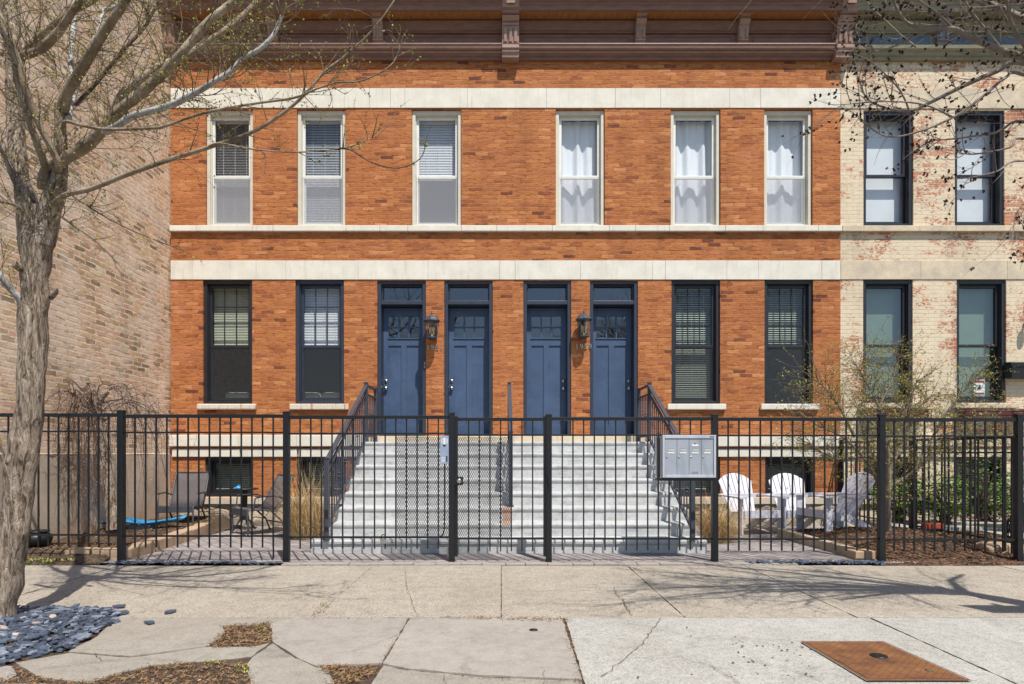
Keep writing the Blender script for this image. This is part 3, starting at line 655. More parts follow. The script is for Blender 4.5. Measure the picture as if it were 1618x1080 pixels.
for a,b in zip(px[:-1],px[1:]): m.cbox(Xp(a,9.9)+.001,Xp(b,9.9)-.001,9.9,FD-.004,1.2,1.417,.006)
m.build('threshold_stone',M['stone_tan'],B)
# doorbell on the first door's jamb
m=MB(); m.cbox(xf(671)-.014,xf(671)+.014,FD+.01,FD+.04,zf(581),zf(571),.005); m.lathe([(.001,.006),(.008,.005),(.008,0)],(xf(671),FD+.01,zf(577)),10,mi=1,axis='y'); m.build('doorbell',[M['greyplastic'],M['black']],B)
# house numbers
def number(txt,px,py):
    cu=bpy.data.curves.new('house_number','FONT'); cu.body=txt; cu.size=.115; cu.extrude=.006; cu.offset=-.001; cu.align_x='CENTER'; cu.space_character=1.25
    o=bpy.data.objects.new('tmp',cu); C.objects.link(o); bpy.context.view_layer.update()
    me=bpy.data.meshes.new_from_object(o.evaluated_get(bpy.context.evaluated_depsgraph_get())); bpy.data.objects.remove(o)
    me.materials.clear(); me.materials.append(M['chrome']); n=bpy.data.objects.new('house_number',me); C.objects.link(n); n.parent=B
    n.matrix_parent_inverse=wm(B).inverted(); n.location=(xf(px),FD-.012,zf(py)); n.rotation_euler=(R(90),0,0)
number('1951',687,552.5); number('1959',922,551)
# cornice
prof=[(10.12,7.52),(10.05,7.52),(10.05,7.565),(10.01,7.58),(10.01,7.62),(9.965,7.65),(9.955,7.70),(9.99,7.722),(10.055,7.73),(10.055,7.93),(10.02,7.935),(10.02,7.955),(10.035,7.96),(10.02,7.975),(10.03,7.985),
      (9.985,8.11),(10.02,8.12),(10.02,8.165),(9.80,8.15),(9.80,8.125),(9.775,8.125),(9.765,8.19),(9.75,8.20),(9.75,8.24),(9.70,8.27),(9.69,8.31),(9.63,8.40),(9.61,8.44),(9.61,8.56),(9.56,8.60),(9.56,8.66),(10.4,8.93),(10.4,7.6)]
m=MB(); m.prism(prof,X0-.02,X1-.06)
cor=m.build('cornice',M['cornice'],B)
m=MB(); m.prism([(9.958,7.70),(9.948,7.703),(9.944,7.712),(9.948,7.722),(9.965,7.726),(9.985,7.72)],X0-.02,X1-.06); m.build('moulding_highlight',M['cornice_l'],cor)  # this strip and the next paint the sunlit moulding edges lighter
m=MB(); m.prism([(10.012,7.60),(9.998,7.60),(9.992,7.61),(9.998,7.622),(10.012,7.624)],X0-.02,X1-.06); m.build('moulding_highlight',M['cornice_l'],cor)
m=MB()
px=[292,425,445,592,608,793,821,1000,1019,1161,1180,1312]
for a,b in zip(px[::2],px[1::2]): 
    xa,xb=xf(a)+.07,xf(b)-.07; z0,z1=7.765,7.895; frame_ring(m,xa,xb,z0,z1,10.044,10.06,.012,.012,.012,.012,ch=.003)
m.build('frieze_panel',M['cornice'],cor)
m=MB(); m.box(X0,X1-.08,9.81,10.018,8.135,8.147); m.build('soffit',M['soffit'],cor)
def bracket(px0,px1,y_,parent,mat,small):
    x0,x1=px0,px1; m=MB()
    if not small:
        pr=[(10.12,7.50),(9.955,7.50),(9.945,7.56),(9.925,7.575),(9.925,7.605),(9.93,7.612),(9.905,7.625),(9.905,7.675),(9.925,7.685),(9.915,7.70),(9.94,7.71),(9.905,7.965),(9.885,7.975),(9.885,8.01),(9.90,8.02),(9.86,8.03),(9.82,8.07),(9.82,8.085),(9.86,8.10),(9.78,8.12),(9.77,8.165),(9.75,8.175),(9.745,8.22),(9.72,8.24),(9.72,8.46),(10.12,8.46)]
    else:
        pr=[(10.12,7.735),(10.0,7.735),(9.99,7.77),(9.965,7.78),(9.96,7.80),(9.985,7.81),(9.95,8.0),(9.93,8.01),(9.90,8.03),(9.875,8.06),(9.88,8.08),(9.92,8.09),(9.88,8.11),(9.845,8.13),(9.84,8.16),(10.12,8.16)]
    m.prism(pr,x0,x1)
    wd=(x1-x0); zb,zt=(7.72,7.95) if not small else (7.815,7.985); yb,yt=(9.938,9.907) if not small else (9.985,9.953)
    k=3 if not small else 2
    for i in range(k):
        c0=x0+wd*(.2+.6*i/(k-1)); hw=wd*.085
        m.beam((c0,yb-.004,zb+.01),(c0,yt-.004,zt-.01),hw*2,.035,0,Vector((0,-1,0)),c=.003)
    if small: m.lathe([(.001,.03),(.018,.028),(.026,.012),(.03,0)],((x0+x1)/2,9.835,8.185),12,axis='y')
    else: m.prism([(9.745,8.22),(9.715,8.2),(9.71,8.26),(9.72,8.3)],x0+.07,x1-.07)
    return m.build('bracket',M[mat],parent)
for c_ in (806.5,1326,270.5): bracket(xf(c_)-.135,xf(c_)+.135,0,cor,'cornice_l',False)
for c_ in (435,599.5,1009.5,1170): bracket(xf(c_)-.08,xf(c_)+.08,0,cor,'cornice_l',True)

# ---- painted neighbour on the right
NX0,NX1=X1,xf(2150)
Nb=empty('painted_rowhouse',(xf(1700),FD,-.05)); tag(Nb,'neighbouring rowhouse with flaking cream paint over red brick, at the right edge','house')
nu=[(xf(1365),xf(1444),zf(356),zf(173.5)),(xf(1509.5),xf(1588),zf(356),zf(173.5)),(xf(1660),xf(1738),zf(356),zf(173.5)),(xf(1805),xf(1883),zf(356),zf(173.5))]
nl=[(xf(1364.5),xf(1443),zf(636),zf(441)),(xf(1512.5),xf(1591),zf(636),zf(441))]
nbm=[(xf(1365),xf(1443),zf(784),zf(721)),(xf(1512),xf(1588),zf(784),zf(721))]
nd=[(xf(1690),xf(1766),1.432,zf(443))]
m=MB(); wall_open(m,NX0,NX1,-.2,8.9,FD+.012,nu+nl+nbm+nd,.26); m.build('wall',M['brick_paint'],Nb)
m=MB(); m.box(NX0+.01,NX1,FD+.3,22,8.72,8.9); m.build('roof',M['asphalt'],Nb)
m=MB()
m.add([(NX1,FD,-.2),(NX1,22,-.2),(NX1,22,8.9),(NX1,FD,8.9)],[(0,1,2,3)])
for z in (1.2,4.35): m.box(NX0+.05,NX1-.05,FD+.29,14.5,z,z+.2)
m.box(NX0+.05,NX1-.05,14.5,14.6,0,8.6); m.build('room',M['room'],Nb)
def bandn(px,y0,y1,proj,ch=.006,mat='stone_tan',name='stone_band'):
    m=MB()
    for i,(a,b) in enumerate(zip(px[:-1],px[1:])): m.cbox(xf(a)+.0012,xf(b)-.0012,FD-proj,FD+.03,zf(y1),zf(y0),ch)
    m.build(name,M[mat],Nb)
bandn([1328.5,1440,1545,1660,1800,2150],139,171,.002); bandn([1328.5,1455,1592,1700,1850,2150],411,441,.002)
bandn([1329,1362,1450,1507,1598,1760,2150],357.5,366.5,.055,name='stone_sill_band'); bandn([1328.5,1400,1520,1618,1800,2150],687,705,.06); bandn([1328.5,1460,1600,2150],709,721.5,.03); bandn([1328.5,1460,1600,2150],785,796,.045)
for i,op in enumerate(nu[:3]):
    make_window(Nb,(op[0],op[1],op[2]+.001,op[3]),'dark','dark',('shade',zf(345),'blind',.1),mid=.545,scr=None)
for i,op in enumerate(nl):
    w_=make_window(Nb,op,'dark','dark',('shade',op[2]+.08,'blind2',.1),mid=.528,top_glass='glass_mid',low_glass='glass_mid')
    m=MB(); m.cbox(op[0]-.08,op[1]+.15,FD-.07,FD+.06,zf(645),zf(637),.012); m.build('sill',M['stone_tan'],w_)
for op in nbm: make_window(Nb,op,'dark','dark',('blind',op[2]+.05,'blind2',30,.04),basement=True)
m=MB(); m.box(nd[0][0],nd[0][1],FD+.19,FD+.23,1.43,zf(443)); m.build('door',M['door'],Nb)
m=MB(); m.prism(prof,NX0+.08,NX1); cn=m.build('cornice',M['olive'],Nb)
m=MB()
for a,b in ((1347,1466),(1496,1640),(1660,1800)): m.box(xf(a)+.02,xf(b),10.044,10.056,7.755,7.905)
m.build('frieze_panel',M['bluep'],cn)
for c_ in (1482,1655): bracket(xf(c_)-.09,xf(c_)+.09,0,cn,'mauve',True)
m=MB(); m.box(NX0+.08,NX1,9.81,10.018,8.135,8.147); m.build('soffit',M['olive'],cn)

# ---- building on the left, seen along its side wall
LX=-5.41
Lb=empty('brick_building',(-8,8,-.05)); tag(Lb,'tan brick side wall of the building next door, along the left edge','building')
m=MB(); m.box(-13,LX,6.45,24,-.2,10.5); me=m
o=MB(); o.add([(LX,6.45,-.2),(LX,24,-.2),(LX,24,10.5),(LX,6.45,10.5)],[(0,1,2,3)],0); o.add([(-13,6.45,-.2),(LX,6.45,-.2),(LX,6.45,10.5),(-13,6.45,10.5)],[(0,1,2,3)],1)
o.add([(-13,24,-.2),(-13,6.45,-.2),(-13,6.45,10.5),(-13,24,10.5)],[(0,1,2,3)],0); o.add([(-13,6.45,10.5),(LX,6.45,10.5),(LX,24,10.5),(-13,24,10.5)],[(0,1,2,3)],0)
o.build('wall',[M['brick_side'],M['brick_side_front']],Lb)
m=MB(); vs=[]; nx_,nz_=40,10
for j in range(nz_+1):
    for i in range(nx_+1): y_=6.42+(FD-6.43)*i/nx_; z=-.2+1.33*j/nz_; vs.append((LX+.03+.012*mnoise.noise(Vector((y_*2,z*2,0))),y_,z))
m.add(vs,[(j*(nx_+1)+i,j*(nx_+1)+i+1,(j+1)*(nx_+1)+i+1,(j+1)*(nx_+1)+i) for j in range(nz_) for i in range(nx_)],0,True)
m.add([(LX+.03,6.42,1.13),(LX+.03,FD-.01,1.13),(LX,FD-.01,1.14),(LX,6.42,1.14)],[(0,1,2,3)])
m.build('parged_base',M['parge'],Lb)

# ================================================================ STAIRS
ry=[7.12,7.40,7.68,7.96,8.24,8.52,8.80,9.08]; zz=[.152,.303,.469,.636,.799,.975,1.143,1.31]
st=empty('concrete_stairs',(0.1,8,0)); tag(st,'wide pale grey concrete front stairs with eight steps up to the blue doors','stairs')
def stair_poly(k0,k1,zb,yb):
    pts=[(ry[k0]-.002,zb)]
    for k in range(k0,k1+1):
        y,z=ry[k],zz[k]; pts+= [(y+.004,z-.06),(y-.001,z-.048),(y-.008,z-.04),(y-.012,z-.028),(y-.013,z-.018),(y-.010,z-.007),(y-.002,z)]
        if k<k1: pts.append((ry[k+1]+.0,z+.004))
    pts+= [(yb,zz[k1]),(yb,zb)]; return pts
def grid_prism(mb,poly,x0,x1,n=50):
    vs=[];p=len(poly)
    for i in range(n+1):
        x=x0+(x1-x0)*i/n
        for y,z in poly: 
            q=mnoise.noise(Vector((x*6,y*9,z*9)))*.0025; vs.append((x,y+q,z+q))
    mb.add(vs,[(i*p+j,(i+1)*p+j,(i+1)*p+(j+1)%p,i*p+(j+1)%p) for i in range(n) for j in range(p)],0)
    mb.add(vs[:p],[tuple(range(p))],0); mb.add(vs[-p:],[tuple(range(p))[::-1]],0)
m=MB(); grid_prism(m,stair_poly(1,7,-.1,9.895),-2.04,2.29); m.build('steps',M['stair'],st)
m=MB(); grid_prism(m,[(7.12,-.1),(7.12,.09),(7.10,.105),(7.096,.13),(7.105,.147),(7.12,.152),(7.405,.154),(7.405,-.1)],-2.18,2.36); m.build('bottom_step',M['stair'],st)

# railings
def railing(xr,label,bot_k=0,both=True,top=True):
    r=empty('stair_railing',(xr,7.2,.15)); tag(r,label,'railing','iron railings on the concrete stairs')
    yb,zb_=(7.10,.152) if bot_k==0 else (7.79,.469)
    yt,zt=9.17,1.31; h=.86
    zt_top=2.15; z0=1.06 if bot_k==0 else None
    slope=(zt_top-1.06)/(yt-7.10)
    def zr(y): return zt_top-(yt-y)*slope
    W=.05
    def post(y,z0_,z1_):
        p=MB(); p.cbox(xr-W/2,xr+W/2,y-W/2,y+W/2,z0_,z1_,.004); p.cbox(xr-W/2-.006,xr+W/2+.006,y-W/2-.006,y+W/2+.006,z1_,z1_+.012,.003); p.cbox(xr-W/2-.012,xr+W/2+.012,y-W/2-.012,y+W/2+.012,z0_,z0_+.02,.003); p.build('post',M['rail'],r)
    post(yb,zb_,zr(yb)+.02 if bot_k==0 else zr(yb)-.02); post(yt,zt,zt_top+.03)
    if both: post(9.87,zt,zt_top+.02)
    m=MB(); m.beam((xr,yb,zr(yb)-.01),(xr,yt,zr(yt)-.01),.055,.03,c=.006)
    if both: m.beam((xr,yt,zt_top-.0),(xr,9.87,zt_top-.0),.045,.028,c=.005)
    m.build('handrail',M['rail'],r)
    m=MB(); m.beam((xr,yb,zr(yb)-.13),(xr,yt,zr(yt)-.13),.03,.03,c=.004)
    if both: m.beam((xr,yt,zt_top-.13),(xr,9.87,zt_top-.13),.03,.026,c=.004)
    m.build('second_rail',M['rail'],r)
    m=MB(); m.beam((xr,yb,zr(yb)-.80),(xr,yt,zr(yt)-.78),.03,.028,c=.004)
    if both: m.beam((xr,yt,1.40),(xr,9.87,1.40),.03,.026,c=.004)
    m.build('bottom_rail',M['rail'],r)
    y=yb+.11; i=0
    while y<yt-.06:
        b=MB(); b.box(xr-.007,xr+.007,y-.007,y+.007,zr(y)-.80,zr(y)-.14)
        if i%3==1:
            zc=zr(y)-.47; 
            for dz in (-.02,.02): b.lathe([(.007,-.012),(.02,-.004),(.02,.004),(.007,.012)],(xr,y,zc+dz),8)
        b.build('baluster',M['rail'],r); y+=.11; i+=1
    if both:
        for i in range(5):
            y=9.29+i*.11; b=MB(); b.box(xr-.007,xr+.007,y-.007,y+.007,1.40,zt_top-.13)
            if i%2==1:
                for dz in (-.02,.02): b.lathe([(.007,-.012),(.02,-.004),(.02,.004),(.007,.012)],(xr,y,1.72+dz),8)
            b.build('baluster',M['rail'],r)
    return r
railing(-2.0,'dark grey iron stair railing on the left of the stairs, beside the tall dry grass')
railing(2.19,'dark grey iron stair railing on the right of the stairs, behind the mailbox')
railing(.12,'dark grey iron stair railing in the middle of the stairs, seen end on',bot_k=2,both=False)
# ================================================================ FENCE, GATE
FY=6.53
pk_m=MB(); pk_m.box(-.0068,.0068,-.0068,.0068,.13,1.505); pk_me=None
def picket(parent,x,y,z=0,me=[None]):
    if me[0] is None:
        o=pk_m.build('picket',M['black'],parent,loc=(0,0,0)); me[0]=o.data
    else:
        o=bpy.data.objects.new('picket',me[0]); C.objects.link(o); o.parent=parent
    o.matrix_parent_inverse=wm(parent).inverted(); o.location=(x,y,z); return o
def fpost(parent,x,y,z0=-.05,z1=1.555,w_=.062):
    m=MB(); m.cbox(x-w_/2,x+w_/2,y-w_/2,y+w_/2,z0,z1,.004); m.cbox(x-w_/2-.003,x+w_/2+.003,y-w_/2-.003,y+w_/2+.003,z1-.012,z1+.004,.003); m.prism([(y-.03,z1+.004),(y,z1+.012),(y+.03,z1+.004)],x-.03,x+.03)
    return m.build('post',M['black'],parent)
def panel(parent,a,b,dz,n,horizontal=True,y=FY,skip=()):
    m=MB(); m.cbox(a,b,y-.018,y+.018,1.495+dz,1.532+dz,.003); m.build('top_rail',M['black'],parent)
    m=MB(); m.cbox(a,b,y-.011,y+.011,1.333+dz,1.351+dz,.002); m.build('middle_rail',M['black'],parent)
    m=MB(); m.cbox(a,b,y-.011,y+.011,.243+dz,.262+dz,.002); m.build('bottom_rail',M['black'],parent)
    for i in range(n):
        if i in skip: continue
        picket(parent,a+(b-a)*(i+1)/(n+1),y,dz)
fl=empty('metal_fence',(-2.9,FY,0)); tag(fl,'black metal picket fence left of the gate, running behind the leaning tree','fence')
PX=[-3.998,-2.259,-.52]
panel(fl,-5.40,PX[0]-.03,.03,12); panel(fl,PX[0]+.03,PX[1]-.03,.018,14); panel(fl,PX[1]+.03,PX[2]-.03,.006,14)
for x,z in ((PX[0],.03),(PX[1],.018),(PX[2],.006)): fpost(fl,x,FY,z1=1.556+z)
fr=empty('metal_fence',(3,FY,0)); tag(fr,'black metal picket fence right of the gate, in front of the white chairs','fence')
QX=[.50,2.246,4.0,5.445]
panel(fr,QX[0]+.03,QX[1]-.03,-.01,14); panel(fr,QX[1]+.03,QX[2]-.03,-.014,14); panel(fr,QX[2]+.03,QX[3]-.03,-.02,12); panel(fr,QX[3]+.03,7.2,-.02,14)
for x in QX: fpost(fr,x,FY,z1=1.545)
fpost(fr,7.23,FY,z1=1.545)
# side fence between the yards
sf=empty('metal_fence',(5.5,8.3,0)); tag(sf,'black metal side fence running from the front fence back to the house','fence')
for nm,z0,z1 in (('top_rail',1.30,1.335),('middle_rail',1.14,1.158),('bottom_rail',.17,.19)):
    m=MB(); m.cbox(5.49,5.51,FY+.03,10.05,z0,z1,.003); m.build(nm,M['black'],sf)
me0=None
for i in range(29):
    y=FY+.15+i*.118; b=MB(); b.box(5.492,5.508,y-.008,y+.008,.06,1.30); b.build('picket',M['black'],sf)
for y in (8.3,10.04): fpost(sf,5.5,y,z1=1.36)
# expanded metal mesh
def expanded(x0,x1,z0,z1,y):
    m=MB(); pw=.0235; ph=.046; n=int((x1-x0)/pw); k=int((z1-z0)/(ph/2)); hw=.0024
    for i in range(n+1):
        for s_ in (0,1):
            pts=[]
            for j in range(k+1):
                x=x0+i*pw+(pw/2 if (j+s_)%2 else 0)-(0 if s_==0 else pw/2)
                pts.append((x,z0+j*ph/2))
            vs=[(p[0]-hw,y-.002,p[1]) for p in pts]+[(p[0]+hw,y+.002,p[1]) for p in pts]; q=len(pts)
            if s_==1 and i==0: continue
            m.add(vs,[(a,a+1,q+a+1,q+a) for a in range(q-1)])
    return m
expanded(Xp(626,FY),Xp(709,FY),.26,1.335,FY+.012).build('expanded_mesh',M['mesh'],fl)
gt=empty('metal_gate',(0,FY,0)); tag(gt,'black metal gate with an expanded mesh panel and a round steel knob','gate')
gx0,gx1=Xp(718.5,FY),Xp(863,FY)
for a,b in ((gx0,gx0+.034),(gx1-.03,gx1)):
    m=MB(); m.cbox(a,b,FY-.017,FY+.017,.06,1.53,.003); m.build('stile',M['black'],gt)
for nm,z0,z1,w_ in (('top_rail',1.48,1.515,.017),('middle_rail',1.325,1.343,.011),('bottom_rail',.235,.255,.011)):
    m=MB(); m.cbox(gx0+.035,gx1-.031,FY-w_,FY+w_,z0,z1,.002); m.build(nm,M['black'],gt)
for i in range(7): picket(gt,gx0+.034+(gx1-gx0-.064)*(i+1)/8,FY,-.02)
expanded(gx0+.036,Xp(808,FY),.255,1.325,FY+.012).build('expanded_mesh',M['mesh'],gt)
kx,kz=Xp(726,FY),Zp(759,FY)
m=MB(); m.cbox(kx-.055,kx+.038,FY-.032,FY+.02,kz-.045,kz+.042,.004); lk=m.build('lock_box',M['black'],gt)
m=MB(); m.lathe([(.001,.052),(.012,.055),(.024,.048),(.028,.034),(.02,.022),(.014,.012),(.032,.004),(.032,0)],(kx,FY-.032,kz),18,axis='y'); m.build('knob',M['chrome'],lk)
for z in (.36,1.3):
    m=MB(); m.tube([(gx1+.012,FY-.02,z-.035),(gx1+.012,FY-.02,z+.035)],.011,8); m.cbox(gx1-.02,gx1+.03,FY-.025,FY-.018,z-.018,z+.018,.002); m.build('hinge',M['black'],gt)
m=MB(); m.beam((Xp(862,FY),FY-.03,Zp(731,FY)),(Xp(867.5,FY),FY-.04,Zp(770,FY)),.012,.008); m.tube([(Xp(862,FY),FY-.03,Zp(734,FY)),(Xp(863,FY),FY-.03,Zp(752,FY))],.008,8); m.build('gate_closer',M['black'],gt)
# intercom
ic=empty('intercom',(Xp(703,FY),FY-.03,1.17)); tag(ic,'silver gate intercom panel with push button and speaker slots, beside the gate post','intercom')
ix0,ix1=Xp(696,FY),Xp(709.5,FY); iz0,iz1=Zp(732.5,FY),Zp(688.5,FY)
m=MB(); m.cbox(ix0,ix1,FY-.045,FY-.012,iz0,iz1,.003); m.build('plate',M['silver'],ic)
m=MB(); m.cbox(Xp(701,FY),Xp(704.5,FY),FY-.052,FY-.044,Zp(702,FY),Zp(692,FY),.002); m.cbox(Xp(698.3,FY),Xp(699.6,FY),FY-.048,FY-.044,Zp(701,FY),Zp(693,FY),.001); m.cbox(Xp(706.2,FY),Xp(707.6,FY),FY-.048,FY-.044,Zp(701,FY),Zp(693,FY),.001); m.build('push_button',M['white'],ic)
m=MB()
for i in range(4): m.cbox(Xp(698,FY),Xp(703.5,FY),FY-.047,FY-.044,Zp(729.3-i*2.1,FY)-.003,Zp(729.3-i*2.1,FY)+.003,.001)
m.build('speaker_slot',M['white'],ic)
m=MB(); m.cbox(Xp(705.6,FY),Xp(707.6,FY),FY-.048,FY-.044,Zp(729,FY),Zp(720,FY),.001); m.cbox(Xp(700.5,FY),Xp(705,FY),FY-.049,FY-.044,Zp(704.6,FY),Zp(703,FY),.001); m.build('name_window',M['black'],ic)
m=MB(); cp=[(Xp(703,FY),FY-.02,iz0),(Xp(703,FY),FY-.02,Zp(800,FY)),(Xp(702.5,FY),FY-.02,Zp(835,FY)),(Xp(700,FY),FY-.02,Zp(844,FY)),(Xp(694,FY),FY-.02,Zp(848,FY)),(Xp(684,FY),FY-.02,Zp(849,FY))]
m.tube(cp,.008,8); m.build('conduit',M['black'],ic)
# padlock
pl=empty('padlock',(Xp(607,FY),FY-.02,.22)); tag(pl,'small silver padlock hanging from the bottom rail of the fence','padlock')
px_,pz=Xp(606.5,FY),Zp(853.5,FY)
m=MB(); m.cbox(px_-.03,px_+.03,FY-.045,FY-.02,pz-.03,pz+.022,.006); m.build('body',M['chrome'],pl)
m=MB(); m.tube([Vector((px_+.02*math.cos(a),FY-.032,pz+.045+.02*math.sin(a))) if 0<=a<=math.pi else None for a in [math.pi*i/8 for i in range(9)]],.005,6)
m.tube([(px_+.02,FY-.032,pz+.02),(px_+.02,FY-.032,pz+.046)],.005,6); m.tube([(px_-.02,FY-.032,pz+.02),(px_-.02,FY-.032,pz+.046)],.005,6); m.build('shackle',M['black'],pl)
# mailboxes
mbx=empty('mailbox',(1.95,FY,.88)); tag(mbx,'silver four-door cluster mailbox mounted in the black fence, right of the stairs','mailbox')
D2=6.44; x0,x1=Xp(1046.5,D2),Xp(1131,D2); z0,z1=Zp(754.5,D2),Zp(687,D2)
m=MB(); m.cbox(x0+.01,x1-.01,D2+.02,D2+.34,z0+.005,z1-.005,.004); m.build('cabinet',M['alu'],mbx)
m=MB(); fw=.032
frame_ring(m,x0,x1,z0,z1,D2-.012,D2+.03,fw*.75,fw*.75,fw,fw*1.1); m.build('frame',M['alu'],mbx)
n=4; ia,ib=x0+.026,x1-.026
for i in range(4):
    a=ia+(ib-ia)*i/4; b=ia+(ib-ia)*(i+1)/4
    d=MB(); d.cbox(a+.0015,b-.0015,D2-.002,D2+.015,z0+.034,z1-.037,.003); dd=d.build('mailbox_door',M['alu2'],mbx)
    cx=(a+b)/2; zc=Zp(711,D2)
    l=MB(); l.cbox(cx-.03,cx+.03,D2-.007,D2-.002,zc-.003,zc+.008,.001); l.cbox(cx-.035,cx+.035,D2-.005,D2-.002,zc-.034,zc-.018,.001); l.build('name_card',M['white'],dd)
    l=MB(); l.box(cx-.03,cx+.03,D2-.0045,D2-.002,zc+.0095,zc+.013); l.build('slot',M['black'],dd)
    l=MB(); l.lathe([(.001,.008),(.006,.008),(.008,.004),(.008,0)],(a+.022,D2-.002,Zp(721.5,D2)),10,axis='y'); l.build('key_lock',M['chrome'],dd)
    if i==2:
        l=MB(); l.cbox(cx-.034,cx+.034,D2-.006,D2-.002,Zp(705,D2),Zp(701.5,D2),.001); l.build('name_card',M['white'],dd)
        l=MB(); l.lathe([(.001,.006),(.010,.005),(.010,0)],(cx,D2-.002,Zp(700,D2)),12,axis='y'); l.cbox(cx-.034,cx+.034,D2-.004,D2-.002,Zp(748,D2),Zp(744.5,D2),.001); l.build('badge',M['greyplastic'],dd)
m=MB(); m.cbox(Xp(1121,D2),Xp(1128,D2),D2-.016,D2-.011,z1-.018,z1-.008,.001); m.build('badge',M['greyplastic'],mbx)
m=MB(); m.cbox(x0-.04,x1-.005,D2,D2+.14,z0-.032,z0-.002,.003); m.cbox(x0-.045,x0-.015,D2+.02,D2+.06,z0-.03,z1-.02,.003); m.build('mounting_bracket',M['black'],mbx)

# ================================================================ LANTERNS
def lantern(x,zc,label):
    L=empty('wall_lantern',(x,FD,zc)); tag(L,label,'wall lamp','lanterns between the front doors')
    y=9.94
    zt,zb=Zp(507.5,y)-zf(515)+zc,Zp(534.5,y)-zf(515)+zc
    m=MB(); m.lathe([(.135,0),(.138,.006),(.118,.03),(.105,.05),(.08,.078),(.045,.098),(.016,.106),(.01,.118),(.017,.13),(.009,.142),(.006,.165),(.001,.18)],(x,y,zt),8,smooth=False); m.build('cap',M['rail'],L)
    g=MB(); g.lathe([(.078,zb-zt+.02),(.108,-.008)],(x,y,zt),8,smooth=False); g.build('lamp_glass',M['glass'],L)
    f=MB()
    for k in range(8):
        a=2*math.pi*k/8; f.tube([(x+.08*math.cos(a),y+.08*math.sin(a),zb+.015),(x+.111*math.cos(a),y+.111*math.sin(a),zt)],.0055,5)
    f.lathe([(.03,-.01),(.07,-.004),(.088,.008),(.086,.022),(.06,.024)],(x,y,zb),8,smooth=False)
    f.lathe([(.108,-.012),(.128,-.006),(.136,0),(.11,.001)],(x,y,zt),8,smooth=False); f.build('cage',M['rail'],L)
    b=MB(); b.tube([(x,y,zb+.02),(x,y,zb+.06)],.012,8); 
    for dx,dy in ((-.03,0),(.03,0),(0,.03)):
        b.tube([(x,y,zb+.05),(x+dx*.8,y+dy,zb+.055),(x+dx,y+dy,zb+.075)],.004,5); b.lathe([(.009,0),(.009,.045),(.012,.06),(.014,.085),(.008,.108),(.001,.122)],(x+dx,y+dy,zb+.072),8)
    b.build('candle_bulb',M['bulb'],L)
    w_=MB(); w_.cbox(x-.06,x+.06,FD-.018,FD-.001,zb-.0,zt+.06,.005); w_.tube([(x,FD-.01,zt-.06+.12),(x,FD-.05,zt+.08),(x,y+.05,zt+.06)],.012,8); w_.build('wall_plate',M['rail'],L)
lantern(xf(684),zf(515),'black wall lantern above house number 1951, left of the two')
lantern(xf(920.5),zf(513),'black wall lantern above house number 1959, right of the two')

# ================================================================ NEIGHBOUR'S WALL FITTINGS
wb=empty('wall_mailbox',(xf(1612),FD,zf(585))); tag(wb,'black metal letterbox on the cream painted wall at the right edge','letterbox')
m=MB(); m.prism([(9.96,zf(598)),(9.96,zf(577)),(10.0,zf(573)),(10.11,zf(572)),(10.11,zf(598))],Xp(1599,9.96),Xp(1648,9.96)); m.build('box',M['black'],wb)
m=MB(); m.cbox(Xp(1599,9.95)-.01,Xp(1648,9.95)+.01,9.945,9.96,zf(581),zf(575),.003); m.build('lid',M['black'],wb)
wl=empty('wall_lamp',(xf(1616),FD,zf(510))); tag(wl,'small black cylinder lamp on the cream painted wall, above the letterbox','wall lamp')
m=MB(); m.lathe([(.02,0),(.05,.005),(.055,.02),(.055,.12),(.04,.13),(.001,.131)],(xf(1619),9.98,zf(518)),16); m.build('lamp_shade',M['black'],wl)
m=MB(); m.tube([(xf(1619),FD,zf(511)),(xf(1619),9.99,zf(511))],.02,8); m.build('arm',M['black'],wl)
def window_box(a,b,label):
    W=empty('window_box',((xf(a)+xf(b))/2,FD-.1,zf(655))); tag(W,label,'planter','window boxes under the neighbour\'s windows')
    m=MB(); m.cbox(xf(a)+.02,xf(b)-.02,FD-.2,FD-.03,zf(660),zf(649),.008); m.build('trough',M['boxred'],W)
    m=MB(); x=xf(a)
    for z in (zf(648),zf(654.5),zf(661)): m.tube([(xf(a),FD-.005,z),(xf(a),FD-.215,z),(xf(b),FD-.215,z),(xf(b),FD-.005,z)],.006,6)
    k=4
    for i in range(k+1): xx=xf(a)+(xf(b)-xf(a))*i/k; m.tube([(xx,FD-.216,zf(647.5)),(xx,FD-.216,zf(661.5))],.005,6)
    m.build('iron_basket',M['black'],W)
window_box(1359,1457,'dark red window box in an iron basket behind the shrub, left of two')
window_box(1510,1609,'dark red window box in an iron basket under the window with the sticker')
wsn=empty('window_sticker',(xf(1556),FD+.1,zf(611))); tag(wsn,'small white and red warning sticker with a dark animal silhouette, in the lower right window','sign')
a,b,c,d=xf(1548.5),xf(1566),zf(623),zf(598); y=FD+.132
m=MB(); m.box(a,b,y,y+.003,c,d); m.build('backing',M['signwhite'],wsn)
m=MB(); m.box(a+.008,b-.008,y-.002,y-.0005,d-.05,d-.012); m.box(a+.008,b-.008,y-.002,y-.0005,c+.012,c+.045); m.build('red_band',M['signred'],wsn)
m=MB(); cx=(a+b)/2; cz=(c+d)/2; m.add([(cx+dx*.9,y-.0025,cz+dz) for dx,dz in ((-.045,-.03),(-.03,.0),(-.012,.012),(-.006,.036),(.006,.05),(.024,.03),(.018,.006),(.036,-.02),(.03,-.034),(0,-.028))],[tuple(range(10))]); m.build('silhouette',M['black'],wsn)

